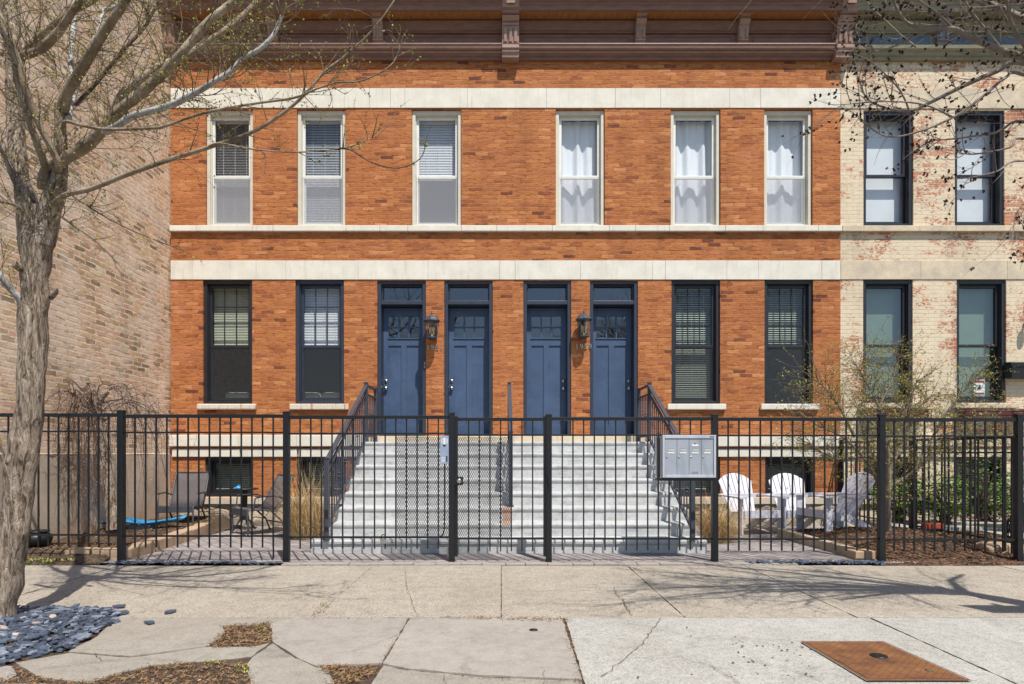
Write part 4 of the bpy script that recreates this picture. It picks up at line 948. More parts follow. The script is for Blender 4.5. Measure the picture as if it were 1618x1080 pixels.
# ================================================================ sofa seen through the two ground floor windows
so_=empty('sofa',(xf(430),10.9,1.4)); tag(so_,'pale sofa with back cushions seen low through the ground floor windows left of the doors','sofa')
m=MB(); m.cbox(-4.75,-2.5,10.55,10.75,1.4,2.08,.05); m.build('backrest',M['sofa'],so_)
m=MB(); m.cbox(-4.75,-2.5,10.75,11.5,1.4,1.85,.05); m.build('seat',M['sofa'],so_)
for cxx in (-4.5,-4.0,-3.35,-2.85): m=MB(); m.cbox(cxx-.24,cxx+.24,10.60,10.8,1.95,2.19,.07); m.build('cushion',M['sofa'],so_)

# ================================================================ MANHOLE / UTILITY LID
ul=empty('utility_cover',(2.05,3.4,0)); tag(ul,'rusty orange rectangular steel utility cover set in the pale pavement','access cover')
q=[(1.815,3.72),(2.285,3.72),(2.335,3.10),(1.83,3.10)]
m=MB(); cx,cy=2.06,3.41
outer=[(1.80,3.735),(2.30,3.735),(2.345,3.085),(1.82,3.085)]
inn=[(cx+(x-cx)*.94,cy+(y-cy)*.94) for x,y in outer]
m.add([(x,y,.010) for x,y in outer]+[(x,y,.012) for x,y in inn],[(0,1,5,4),(1,2,6,5),(2,3,7,6),(3,0,4,7)]); m.build('rim',M['rust_rim'],ul)
inn2=[(cx+(x-cx)*.925,cy+(y-cy)*.925) for x,y in outer]
m=MB(); m.slab(inn2[::-1],.002,.0125); pt=m.build('plate',M['rust'],ul)
m=MB(); m.lathe([(.045,0),(.045,.004),(.036,.006),(.001,.003)],(2.10,3.45,.0125),20); m.build('lift_hole',M['black'],ul)
m=MB(); m.lathe([(.02,0),(.02,.003),(.001,.003)],(2.22,3.22,.0125),14); m.build('bolt',M['crack'],ul)
m=MB(); m.lathe([(.028,0),(.028,.003),(.02,.005),(.001,.005)],(Xp(843,D(996)),D(996),.004),16); vc=m.build('valve_cap',M['blackplastic']); tag(vc,'small round black valve cap set in the middle slab of the sidewalk','valve cap')
# ================================================================ FURNITURE
def adirondack():
    A=empty('adirondack_chair',(0,0,0)); mt=M['whitep']
    # faces -y ; width .72
    m=MB()
    for i in range(6):    # seat slats
        y=-.40+i*.088; z=.36-.020*i-.004*abs(i-3); m.cbox(-.27,.27,y,y+.078,z-.018,z,.004)
    m.cbox(-.28,.28,-.425,-.405,.25,.36,.004)
    m.build('seat',mt,A)
    n=7
    for i in range(n):
        m=MB(); cb=(i-3)*.056; ct=(i-3)*.083; hb,ht=.0235,.036
        def pt(x0_,x1_,t,off):
            x=x0_+(x1_-x0_)*t; y=.12+.31*t; z=.26+.60*t; return Vector((x,y-off*.89,z+off*.46))
        def tt(x): return 1.0-.20*(x/.29)**2
        L,Rr=[],[]
        for k in range(5):
            xs_=cb+(ct-cb)*1.0; l0,l1=cb-hb,ct-ht; r0_,r1_=cb+hb,ct+ht
            L.append((l0,l1,tt(l1)*k/4)); Rr.append((r0_,r1_,tt(r1_)*k/4))
        mid=(cb,ct,tt(ct)+.003)
        ring=L+[mid]+Rr[::-1]
        fr_=[pt(*q,.009) for q in ring]; bk=[pt(*q,-.009) for q in ring]; k=len(ring)
        m.add(fr_+bk,[tuple(range(k))[::-1],tuple(range(k,2*k))]+[(q,(q+1)%k,k+(q+1)%k,k+q) for q in range(k)]); m.build('back_slat',mt,A)
    m=MB(); m.cbox(-.30,.30,.235,.255,.50,.56,.004); m.cbox(-.22,.22,.155,.175,.27,.33,.004); m.build('back_brace',mt,A)
    for s_ in (-1,1):
        m=MB(); x=s_*.32; m.add([(x-.055,-.46,.528),(x+.055,-.46,.528),(x+.075,-.40,.53),(x+.06,-.1,.53),(x+.035,.30,.53),(x-.035,.30,.53),(x-.05,-.1,.53),(x-.06,-.40,.53)]+[(p[0],p[1],.552) for p in [(x-.055,-.46),(x+.055,-.46),(x+.075,-.40),(x+.06,-.1),(x+.035,.30),(x-.035,.30),(x-.05,-.1),(x-.06,-.40)]],
            [tuple(range(8))[::-1],tuple(range(8,16))]+[(i,(i+1)%8,8+(i+1)%8,8+i) for i in range(8)]); m.build('armrest',mt,A)
        m=MB(); m.cbox(x-.012-s_*.02,x+.012-s_*.02,-.40,-.30,0,.528,.004); m.cbox(x-.012+s_*.004,x+.012+s_*.004,-.37,-.33,.40,.527,.003); m.build('leg',mt,A)
        m=MB(); xx=s_*.275; m.add([(xx-.011,-.41,.24),(xx-.011,-.41,.35),(xx-.011,-.05,.31),(xx-.011,.52,.035),(xx-.011,.48,0),(xx-.011,.38,0),(xx-.011,-.05,.2)]+[(xx+.011,-.41,.24),(xx+.011,-.41,.35),(xx+.011,-.05,.31),(xx+.011,.52,.035),(xx+.011,.48,0),(xx+.011,.38,0),(xx+.011,-.05,.2)],
            [(0,1,2,3,4,5,6),(13,12,11,10,9,8,7)]+[(i,7+i,7+(i+1)%7,(i+1)%7) for i in range(7)]); m.build('rear_leg',mt,A)
    return A
a1=adirondack(); tag(a1,'white slatted garden chair beside the dry grass, leftmost of the three','garden chair','white garden chairs by the house wall'); a1.location=(3.66,9.22,-.03); a1.rotation_euler=(0,0,R(8))
a2=copy_tree(a1); tag(a2,'white slatted garden chair in the middle of the three, in front of the basement window'); a2.location=(4.38,9.22,-.03); a2.rotation_euler=(0,0,R(-4))
a3=copy_tree(a1); tag(a3,'white slatted garden chair turned sideways beside the shrub, rightmost of the three'); a3.location=(4.66,8.62,.02); a3.rotation_euler=(0,0,R(-80))

def sling_chair(label,loc,rz):
    A=empty('patio_chair',(0,0,0)); tag(A,label,'patio chair','grey sling chairs by the left wall'); fm=M['chairmetal']
    for s_ in (-1,1):
        x=s_*.26
        m=MB(); m.tube([(x,-.27,.0),(x,-.28,.38),(x,-.26,.41),(x,.0,.385),(x,.18,.36)],.014,8); m.tube([(x,.18,.36),(x,.27,.5),(x,.50,.92)],.014,8); m.build('side_frame',fm,A)
        m=MB(); m.tube([(x,.10,.37),(x,.28,.2),(x,.36,0)],.014,8); m.build('rear_leg',fm,A)
        m=MB(); m.tube([(x+s_*.03,-.20,.40),(x+s_*.04,-.18,.58),(x+s_*.04,-.1,.6),(x+s_*.04,.15,.6),(x,.30,.56)],.012,8); m.cbox(x+s_*.04-.022,x+s_*.04+.022,-.18,.16,.60,.615,.005); m.build('armrest',fm,A)
    m=MB(); m.cbox(-.26,.26,-.30,-.265,.31,.415,.008); m.build('front_apron',fm,A)
    for y_,z_ in ((.50,.92),(.18,.36),(.3,.17)):
        m=MB(); m.tube([(-.26,y_,z_),(.26,y_,z_)],.012,8); m.build('cross_bar',fm,A)
    def cloth(pts,name):
        m=MB(); n=10; vs=[]
        for i,(y,z) in enumerate(pts):
            for j in range(n+1):
                u=j/n*2-1; vs.append((u*.255,y,z-.02*(1-u*u)))
        m.add(vs,[(i*(n+1)+j,i*(n+1)+j+1,(i+1)*(n+1)+j+1,(i+1)*(n+1)+j) for i in range(len(pts)-1) for j in range(n)],0,True)
        o=m.build(name,M['sling'],A); mod=o.modifiers.new('s','SOLIDIFY'); mod.thickness=.004
    cloth([(-.26,.425),(-.15,.40),(0,.385),(.12,.375),(.18,.37)],'seat')
    cloth([(.185,.38),(.27,.51),(.35,.65),(.43,.79),(.50,.925)],'backrest')
    A.location=loc; A.rotation_euler=(0,0,rz); A.scale=(.92,.92,.92); return A
sling_chair('grey sling patio chair facing the street, left of the small table',(Xp(282,9.1),9.2,.0),R(8))
sling_chair('grey sling patio chair turned sideways beside the dry grass, right of the small table',(Xp(404,9.0),9.05,-.03),R(-42))
tb=empty('side_table',(Xp(384,9.55),9.55,-.03)); tag(tb,'small black side table between the two grey patio chairs','table')
tx,ty=Xp(386,9.5),9.5; zt=Zp(772,9.5)
m=MB(); m.lathe([(.19,-.012),(.205,-.006),(.205,.006),(.195,.012),(.001,.012)],(tx,ty,zt),28); m.build('table_top',M['blackplastic'],tb)
for k in range(4):
    a=math.pi/4+k*math.pi/2; m=MB(); m.tube([(tx+.04*math.cos(a),ty+.04*math.sin(a),zt-.01),(tx+.035*math.cos(a),ty+.035*math.sin(a),zt*.5),(tx+.07*math.cos(a),ty+.07*math.sin(a),.12),(tx+.17*math.cos(a),ty+.17*math.sin(a),-.03)],.012,8); m.build('leg',M['blackplastic'],tb)
m=MB(); m.tube([(tx,ty,zt-.01),(tx,ty,.12)],.02,8); m.build('pedestal',M['blackplastic'],tb)
def crumple(x,y,z,s,mat,seed,fl=.5):
    m=MB(); vs=[]; fs=[]; n=9
    for i in range(n+1):
        for j in range(n+1):
            u,v=i/n-.5,j/n-.5; q=Vector((u*5+seed,v*5,seed)); r=.5+mnoise.noise(q*.7)
            vs.append((x+u*s*1.5*(1+.5*mnoise.noise(q)),y+v*s*(1+.6*mnoise.noise(q+Vector((5,0,0)))),z+s*fl*(.3+abs(mnoise.noise(q*1.7)))*(1-4*u*u)*(1-4*v*v)+s*.02))
    m.add(vs,[(i*(n+1)+j,(i+1)*(n+1)+j,(i+1)*(n+1)+j+1,i*(n+1)+j+1) for i in range(n) for j in range(n)],0,True); return m
o=crumple(Xp(379,9.5),9.44,zt+.012,.07,M['blue'],3,1.0).build('wrapper',M['blue']); tag(o,'crumpled bright blue wrapper lying on the small black table','litter')
o=crumple(Xp(302,9.0),9.0-.35,.03,.10,M['paleblue'],5,1.1).build('rubber_glove',M['paleblue']); tag(o,'crumpled pale blue rubber glove in front of the left patio chair','litter')
o=crumple(Xp(396,8.9),8.8,-.025,.06,M['white'],8,.5).build('paper_scrap',M['white']); tag(o,'small white paper scrap on the pavers below the patio chairs','litter')
# blue sled and grey tub at the foot of the side wall, black tyre-like pot
bs=MB(); vs=[]; n=14; X_a,X_b=Xp(142,8.3),Xp(250,8.5)
for i in range(n+1):
    for j in range(7):
        u=i/n; v=j/6-.5; x=-5.30+(.95)*u; y=8.35+v*.34*(1-.3*u)+.12*u; z=.20+.02*math.sin(u*9)+.035*abs(v*2)**2+.05*(u>.9)*(u-.9)*10-.01*mnoise.noise(Vector((u*6,v*6,0)))
        vs.append((x,y,z))
bs.add(vs,[(i*7+j,(i+1)*7+j,(i+1)*7+j+1,i*7+j+1) for i in range(n) for j in range(6)],0,True)
o=bs.build('plastic_sled',M['blue']); mod=o.modifiers.new('s','SOLIDIFY'); mod.thickness=.014; tag(o,'bright blue plastic sled lying at the foot of the tan brick side wall','sled')
tbx=empty('storage_tub',(Xp(230,8.5),8.5,.1)); tag(tbx,'low grey plastic tub under the blue sled','tub')
m=MB(); m.cbox(-5.02,-4.72,8.32,8.55,.06,.165,.02); m.build('body',M['greyplastic'],tbx)
m=MB(); m.cbox(-5.04,-4.70,8.30,8.57,.165,.18,.006); m.build('lid',M['greyplastic'],tbx)
o=MB(); o.lathe([(.001,0),(.10,0),(.13,.02),(.145,.07),(.14,.11),(.1,.14),(.05,.15),(.001,.15)],(-5.27,7.05,.10),18); 
o2=empty('garden_pot',(-5.25,7.05,.1)); tag(o2,'rounded black plastic pot lying against the side wall, behind the leaning tree','pot')
o.build('body',M['blackplastic'],o2); m=MB(); m.lathe([(.10,.14),(.12,.15),(.11,.165),(.09,.16)],(-5.27,7.05,.10),18); m.build('rim',M['blackplastic'],o2)
stk=empty('wire_stake',(Xp(432,6.75),6.75,0)); tag(stk,'thin dark metal stake with a short cross arm standing on the pavers behind the fence','stake')
m=MB(); m.tube([(Xp(432,6.72),6.72,0),(Xp(432,6.72),6.72,Zp(846,6.72))],.009,8); m.build('pole',M['black'],stk)
m=MB(); m.tube([(Xp(431,6.72),6.72,Zp(846,6.72)),(Xp(449,6.9),6.9,Zp(846,6.8))],.009,8); m.build('arm',M['black'],stk)
# brick and rubber block in the mulch
o=MB(); o.cbox(Xp(1459,7.9),Xp(1489,7.9),7.85,7.95,.185,.25,.006); o=o.build('loose_brick',M['redbrick']); tag(o,'single orange brick lying on a black block in the mulch','brick')
bb=MB(); bb.cbox(Xp(1452,7.9),Xp(1482,7.9),7.80,8.0,.08,.185,.012); bb.lathe([(.001,-.05),(.05,-.05),(.055,0),(.05,.05),(.001,.05)],(Xp(1487,7.85),7.83,.12),14,axis='y'); o=bb.build('rubber_block',M['blackplastic']); tag(o,'black rubber block in the mulch under the loose orange brick','block')
# tangled pot plant cage in the neighbour's garden
# ================================================================ GARDEN BEDS
lb=empty('retaining_edge',(-4.2,8,0)); tag(lb,'low edging of tan split-face blocks round the left garden bed','edging')
pts=[(-4.07,6.66),(-4.12,7.4),(-4.2,8.2),(-4.33,8.95)]
def along(pts,d):
    for a,b in zip(pts[:-1],pts[1:]):
        a=Vector((*a,0)); b=Vector((*b,0)); L=(b-a).length
        if d<=L: return a.lerp(b,d/L),(b-a).normalized()
        d-=L
    return b,(b-a).normalized()
d=0; i=0
while d<2.2:
    p,t=along(pts,d+.14); m=MB(); ang=math.atan2(t.y,t.x); Mx=Matrix.Translation(p)@Matrix.Rotation(ang,4,'Z')
    for lay in range(1):
        m.cbox(-.132,.132,-.09,.09,-.06,.115+.006*((i*7)%3),.014,0,Mx)
    m.build('block',M['block'],lb); d+=.272; i+=1
for j in range(2):
    m=MB(); m.cbox(-4.36-j*.29,-4.09-j*.29,6.60,6.76,-.06,.115+.005*j,.014); m.build('block',M['block'],lb)
rb=empty('garden_curb',(3.87,7.6,0)); tag(rb,'low tan stone curb edging the mulch bed behind the right fence','curb')
for y0,y1 in ((6.84,7.45),(7.456,8.05),(8.056,8.62)):
    m=MB(); m.cbox(3.83,3.93,y0,y1,-.06,.10,.014); m.build('curb_stone',M['curbstone'],rb)
for x in (3.80,3.915): m=MB(); m.cbox(x,x+.105,6.66,6.83,-.06,.09,.012); m.build('curb_stone',M['block'],rb)
# soil mounds
def mound(poly_fn,x0,x1,y0,y1,nx,ny,mat,name):
    m=MB(); vs=[]
    for j in range(ny+1):
        for i in range(nx+1):
            x=x0+(x1-x0)*i/nx; y=y0+(y1-y0)*j/ny; vs.append((x,y,poly_fn(x,y)))
    m.add(vs,[(j*(nx+1)+i,j*(nx+1)+i+1,(j+1)*(nx+1)+i+1,(j+1)*(nx+1)+i) for j in range(ny) for i in range(nx)],0,True); return struct(name,m,mat)
def zl(x,y): 
    edge=min(1,(-4.1-.14*(y-6.7)/2-x)/.12); return -.02+.10*max(0,min(1,edge))*min(1,(y-6.35)/.3)+.02*mnoise.noise(Vector((x*6,y*6,0)))+.05*max(0,min(1,(y-7)/1.5))*max(0,min(1,edge))
mound(zl,-5.42,-4.16,6.36,10.06,30,80,M['soil'],'garden_soil')
def zr_(x,y):
    e=max(0,min(1,(x-3.92)/.35))*max(0,min(1,(y-6.32)/.9)); hump=math.exp(-((x-5.0)/.75)**2-((y-7.7)/.9)**2)*.12
    return -.01+.07*e+hump*e+.016*mnoise.noise(Vector((x*7,y*7,0)))+.008*mnoise.noise(Vector((x*22,y*22,0)))
mound(zr_,3.93,6.55,6.32,8.75,60,60,M['mulch'],'mulch_bed')
def chips(mb,n,fn,size,flat=.6,mats=2,thick=.2):
    for _ in range(n):
        r=fn()
        if r is None: continue
        x,y,z=r[:3]; s_=size*random.uniform(.5,1.4)*(r[3] if len(r)>3 else 1); a=random.uniform(0,6.28); ti=random.gauss(0,flat*.4); tj=random.gauss(0,flat*.4)
        Mx=Matrix.Translation((x,y,z))@Matrix.Rotation(a,4,'Z')@Matrix.Rotation(ti,4,'X')@Matrix.Rotation(tj,4,'Y')
        k=random.choice((4,5,6)); asp=random.uniform(.35,.8); top=[];bot=[]
        for q in range(k):
            t=2*math.pi*q/k+random.uniform(-.3,.3); rr=random.uniform(.7,1.1); top.append(Mx@Vector((s_*rr*math.cos(t),s_*asp*rr*math.sin(t),s_*thick/2))); bot.append(Mx@Vector((s_*rr*math.cos(t)*1.05,s_*asp*rr*math.sin(t)*1.05,-s_*thick/2)))
        mb.add(top+bot,[tuple(range(k)),tuple(range(k,2*k))[::-1]]+[(q,k+q,k+(q+1)%k,(q+1)%k) for q in range(k)],random.randrange(mats) if mats>1 else 0)
def slivers(mb,n,fn,L,w_,mats=2,up=.25):
    for _ in range(n):
        r=fn()
        if r is None: continue
        x,y,z=r[:3]; l=L*random.uniform(.4,1.5); a=random.uniform(0,6.28); p=Vector((x,y,z)); d=Vector((math.cos(a),math.sin(a),random.uniform(-.3,1)*up)).normalized()*l; bend=Vector((random.gauss(0,.2),random.gauss(0,.2),random.uniform(0,.2)))*l
        s_=Vector((-d.y,d.x,0)).normalized()*w_*random.uniform(.5,1.3)+Vector((0,0,random.uniform(0,w_)))
        mb.add([p-s_,p+s_,p+d*.5+bend+s_,p+d*.5+bend-s_,p+d+s_*.4,p+d-s_*.4],[(0,1,2,3),(3,2,4,5)],random.randrange(mats))
def stuff(name,mb,mats): return mb.build(name,mats,kind='stuff')
# mulch
m=MB()
def f():
    x=random.uniform(3.95,6.5); y=random.uniform(6.33,8.7) ; return (x,y,zr_(x,y)+.006)
slivers(m,5200,f,.035,.005,3,.5); stuff('mulch',m,[M['mulch'],M['mulch2'],M['soil']])
m=MB()
def f():
    y=random.uniform(6.33,10.0); x=random.uniform(-5.38,-4.2-.14*(y-6.7)/2); return (x,y,zl(x,y)+.004)
slivers(m,1500,f,.03,.004,3,.4); stuff('leaf_litter',m,[M['mulch'],M['mulch2'],M['straw2']])
m=MB()
def f():
    x=random.uniform(-5.3,-4.25); y=random.uniform(6.36,6.62); return (x,y,.03)
for _ in range(70):
    x=random.gauss(-4.85,.2); y=random.uniform(6.34,6.6)
    for q in range(5):
        p=Vector((x+random.gauss(0,.02),y+random.gauss(0,.02),.02)); a=random.uniform(0,6.28); d=Vector((math.cos(a)*.02,math.sin(a)*.02,random.uniform(.01,.03))); s_=Vector((-d.y,d.x,0))*.4
        m.add([p,p+d*.6+s_,p+d,p+d*.6-s_],[(0,1,2,3)],random.randrange(2))
stuff('weeds',m,[M['leaf'],M['bud']])
# slate chips: strip below the fence, and the tree pit
m=MB()
def f():
    x=random.uniform(-4.0,-2.28); y=random.gauss(6.41,.05); return (x,y,.004+random.uniform(0,.018))
chips(m,230,f,.024)
def f():
    x=random.uniform(2.55,4.0); y=random.gauss(6.44,.05); return (x,y,.004+random.uniform(0,.02))
chips(m,330,f,.024)
def f():
    x=random.uniform(-2.2,-.6); return (x,6.325+random.gauss(0,.006),.0,.5)
chips(m,40,f,.02)
PITP=[(Xp(a,D(b)),D(b)) for a,b in ((-160,962),(40,961),(90,961),(165,962),(196,968),(182,984),(150,1002),(108,1027),(75,1034),(25,1044),(10,1052),(-60,1056),(-160,1060))]
def pit(x,y,poly=PITP):
    c=False; j=len(poly)-1
    for i in range(len(poly)):
        if (poly[i][1]>y)!=(poly[j][1]>y) and x<(poly[j][0]-poly[i][0])*(y-poly[i][1])/(poly[j][1]-poly[i][1])+poly[i][0]: c=not c
        j=i
    return c
def hp(x,y): return .035*math.exp(-((x+3.35)/.6)**2-((y-3.85)/.5)**2)
cnt=[0]
def f():
    x=random.uniform(-4.4,-2.5); y=random.uniform(3.2,4.55)
    if not pit(x,y): return None
    return (x,y,hp(x,y)+random.uniform(-.004,.02))
chips(m,3600,f,.034,flat=.45,mats=8,thick=.22)
stuff('slate_chips',m,[M['slate']]*4+[M['slate3']]*2+[M['slate2'],M['slate2']])
m=MB(); vs=[]
for j in range(27):
    for i in range(41):
        x=-4.65+i*.054; y=3.15+j*.056; vs.append((x,y,hp(x,y)-.008))
m.add(vs,[(j*41+i,j*41+i+1,(j+1)*41+i+1,(j+1)*41+i) for j in range(26) for i in range(40) if pit(vs[j*41+i][0]+.02,vs[j*41+i][1]+.02)],0,True); struct('tree_pit',m,M['soil'])
m=MB()
def f():
    x=random.uniform(-3.9,-2.9); y=random.uniform(3.4,4.2)
    return (x,y,hp(x,y)+.025) if pit(x,y) else None
chips(m,26,f,.028,mats=1,thick=.5); stuff('pebbles',m,[M['pebble']])
names=[('dark slate chip alone on the sidewalk, farthest from the slate pile',270,968.5,.045),('dark slate chip on the sidewalk, nearest the street of the loose ones',237,985.5,.04),('large dark slate chip just right of the pile, beside the sidewalk joint',193,970,.055),
       ('flat dark slate chip at the back edge, above the large loose one',187,960,.05),('slate chip below the large loose one, nearest the pile',168,988,.06),('pale slate chip low on the edge of the pile',178,975,.035)]
for lab,px,py,s_ in names:
    q=MB(); x,y=Xp(px,D(py)),D(py); chips(q,1,lambda:(x,y,.014),s_,flat=.05,mats=1,thick=.25); o=q.build('slate_chip',M['slate']); tag(o,lab,'stone','loose slate chips on the sidewalk')
# dirt and dead leaves in the broken slabs
m=MB()
def inpx(poly):
    xs_=[p[0] for p in poly]; ys_=[p[1] for p in poly]
    def g():
        for _ in range(30):
            px,py=random.uniform(min(xs_),max(xs_)),random.uniform(min(ys_),max(ys_)); c=False; j=len(poly)-1
            for i in range(len(poly)):
                if (poly[i][1]>py)!=(poly[j][1]>py) and px<(poly[j][0]-poly[i][0])*(py-poly[i][1])/(poly[j][1]-poly[i][1])+poly[i][0]: c=not c
                j=i
            if c:
                e=(random.gauss(0,.014),random.gauss(0,.014)) if random.random()<.35 else (0,0)
                return (Xp(px,D(py))+e[0],D(py)+e[1],-.002+random.uniform(0,.012))
        return None
    return g
P1=[(350,988),(402,985),(428,983),(430,1014),(400,1022),(328,1022),(345,1003),(354,1000)]
P2=[(110,1085),(150,1076),(190,1062),(245,1050),(335,1044),(390,1050),(400,1080),(420,1120),(100,1120)]
P3=[(500,1053),(560,1052),(595,1053),(585,1068),(545,1085),(560,1110),(500,1110),(525,1070)]
P4=[(20,1052),(60,1070),(140,1080),(110,1085),(20,1082),(-20,1080),(25,1066)]
for q,nn in ((P1,1000),(P2,2300),(P3,1100),(P4,240)): slivers(m,nn,inpx(q),.022,.0022,4,.35)
slivers(m,420,inpx([(700,974),(850,976),(905,978),(895,983),(840,982),(700,977)]),.018,.0018,4,.4)
slivers(m,90,inpx([(500,958),(525,945),(528,947),(508,975),(490,975)]),.015,.0016,4,.3)
slivers(m,120,inpx([(470,977),(700,978),(700,979.5),(470,979)]),.012,.0014,4,.3)
slivers(m,100,inpx([(640,980),(645,980),(603,1050),(598,1050)]),.01,.0014,4,.2)
slivers(m,160,inpx([(885,982),(893,982),(925,1078),(915,1078)]),.014,.0016,4,.3)
slivers(m,160,inpx([(600,1051),(760,1070),(920,1076),(920,1080),(760,1073),(600,1054)]),.01,.0014,4,.2)
stuff('leaf_litter',m,[M['straw2'],M['mulch2'],M['mulch'],M['straw2']])
m=MB()
for q,nn in ((P2,40),(P1,8),([(1150,1005),(1250,1010),(1330,1070),(1150,1065)],34),([(900,985),(1300,985),(1350,1070),(950,1075)],14)): chips(m,nn,inpx(q),.008,flat=.6,mats=4,thick=.6)
stuff('grit',m,[M['mulch2'],M['pebble'],M['slate'],M['crack']])
m=MB()
for q,nn in (([(325,1046),(345,1046),(350,1049),(325,1050)],80),([(372,1052),(392,1052),(392,1066),(375,1062)],90),([(400,988),(425,990),(425,1012),(405,1010)],50),([(505,955),(520,948),(522,950),(510,962)],30)):
    g=inpx(q)
    for _ in range(nn):
        r=g()
        if r is None: continue
        p=Vector(r); a=random.uniform(0,6.28); d=Vector((math.cos(a)*.008,math.sin(a)*.008,random.uniform(.004,.012))); s_=Vector((-d.y,d.x,0))*.35; m.add([p,p+d*.6+s_,p+d,p+d*.6-s_],[(0,1,2,3)],random.randrange(2))
stuff('moss',m,[M['bud'],M['leaf']])

# ================================================================ PLANTS
def grass_clump(x,y,z,n,h,spread,label,lean=0):
    root=empty('ornamental_grass',(x,y,z)); tag(root,label,'ornamental grass','clumps of dry ornamental grass beside the stairs')
    m=MB()
    for i in range(n):
        a=random.uniform(0,6.28); r0=random.uniform(0,.2)*spread; p=Vector((x+r0*math.cos(a),y+r0*math.sin(a),z)); H=h*(random.uniform(.2,.6) if random.random()<.8 else random.uniform(.6,1.12)); out=random.uniform(.15,.6)*spread*random.uniform(.5,1)*(1.5 if H>.75*h else 1)
        a2=a+random.gauss(0,.8); dx,dy=math.cos(a2)*out-(.12*random.random() if lean else 0),math.sin(a2)*out*.8; pts=[]; droop=random.uniform(.1,.9)*min(1,out/.5); wob=random.gauss(0,.05)
        for k in range(7):
            t=k/6; pts.append(p+Vector((dx*t**1.5+wob*math.sin(t*5),dy*t**1.5,H*(t-droop*t**2.6))))
        w0=random.uniform(.002,.0045); sd=Vector((-math.sin(a2),math.cos(a2),.2)); sd=(sd+Vector((random.gauss(0,.5),0,0))).normalized()
        vs=[q-sd*w0*(1-k/6.5) for k,q in enumerate(pts)]+[q+sd*w0*(1-k/6.5) for k,q in enumerate(pts)]
        m.add(vs,[(k,k+1,8+k,7+k) for k in range(6)],0 if random.random()<.75 else 1)
    m.build('blades',[M['straw'],M['straw2']],root,kind='stuff')
grass_clump(-2.66,8.5,-.02,2400,1.2,.95,'tall dry grass clump left of the stairs, arching over a basement window',1)
grass_clump(2.82,8.1,-.02,1900,.8,.8,'lower dry straw-coloured grass clump right of the stairs, below the mailboxes')

def rotv(v,ax,a): return Matrix.Rotation(a,3,ax)@v
def perp(d):
    u=d.cross(Vector((0,0,1)))
    if u.length<.1: u=d.cross(Vector((1,0,0)))
    return u.normalized()
def twig(mb,bd,p,d,L,r,depth,bud=.02,budmat=1,curve=.25,up=.12,side=True,dens=1.0,nseg=5,budp=.8,bunch=1):
    pts=[p.copy()]; dd=d.normalized(); cv=Vector((random.gauss(0,1),random.gauss(0,1),random.gauss(0,1)))*curve
    for k in range(nseg):
        dd=(dd+cv*.2+Vector((0,0,up*.2))+Vector((random.gauss(0,.06),random.gauss(0,.06),random.gauss(0,.06)))).normalized(); pts.append(pts[-1]+dd*L/nseg)
    rad=[r*(1-.75*k/nseg) for k in range(nseg+1)]
    mb.tube(pts,rad,4 if depth else 3,0,True,cap=False)
    if bd is not None:
        for k in range(1,nseg+1):
            for q in range(bunch):
                if bunch>1 and q==0: hit=random.random()<budp; tb=random.random()
                if (hit if bunch>1 else random.random()<budp):
                    t=min(1,tb+random.uniform(0,.1)) if bunch>1 else random.random(); b=pts[k-1].lerp(pts[k],t)
                    a=random.uniform(0,6.28); s_=bud*random.uniform(.5,1.2); dir_=(dd+rotv(perp(dd),dd,a)*1.1).normalized(); o_=rotv(perp(dir_),dir_,a)*s_*.38; o2=dir_.cross(o_).normalized()*s_*.3
                    bd.add([b-dir_*.001,b+dir_*s_*.5+o_,b+dir_*s_,b+dir_*s_*.5-o_],[(0,1,2,3)],0); bd.add([b,b+dir_*s_*.5+o2,b+dir_*s_,b+dir_*s_*.5-o2],[(0,1,2,3)],0)
    if depth>0:
        n=max(1,int(random.uniform(2.2,4.2)*dens))
        for _ in range(n):
            t=random.uniform(.15,.95)*nseg; i=min(int(t),nseg-1); b=pts[i].lerp(pts[i+1],t-i); t0=(pts[i+1]-pts[i]).normalized()
            nd=rotv(t0,rotv(perp(t0),t0,random.uniform(0,6.28)),R(random.uniform(28,58)))
            twig(mb,bd,b,nd,L*random.uniform(.38,.62),r*.55*(1-.3*t/nseg),depth-1,bud,budmat,curve,up,side,dens,max(3,nseg-1),budp,bunch)
    return pts
def limb_path(spec):
    return [P(px,py,D_) for px,py,D_ in spec]
def smooth_path(pts,k=4):
    out=[]
    n=len(pts)
    for i in range(n-1):
        p0=pts[max(i-1,0)];p1=pts[i];p2=pts[i+1];p3=pts[min(i+2,n-1)]
        for j in range(k):
            t=j/k; out.append(.5*((2*p1)+(-p0+p2)*t+(2*p0-5*p1+4*p2-p3)*t*t+(-p0+3*p1-3*p2+p3)*t**3))
    out.append(pts[-1]); return out
def lerp_r(a,b,n): return [a+(b-a)*(i/(n-1)) for i in range(n)]

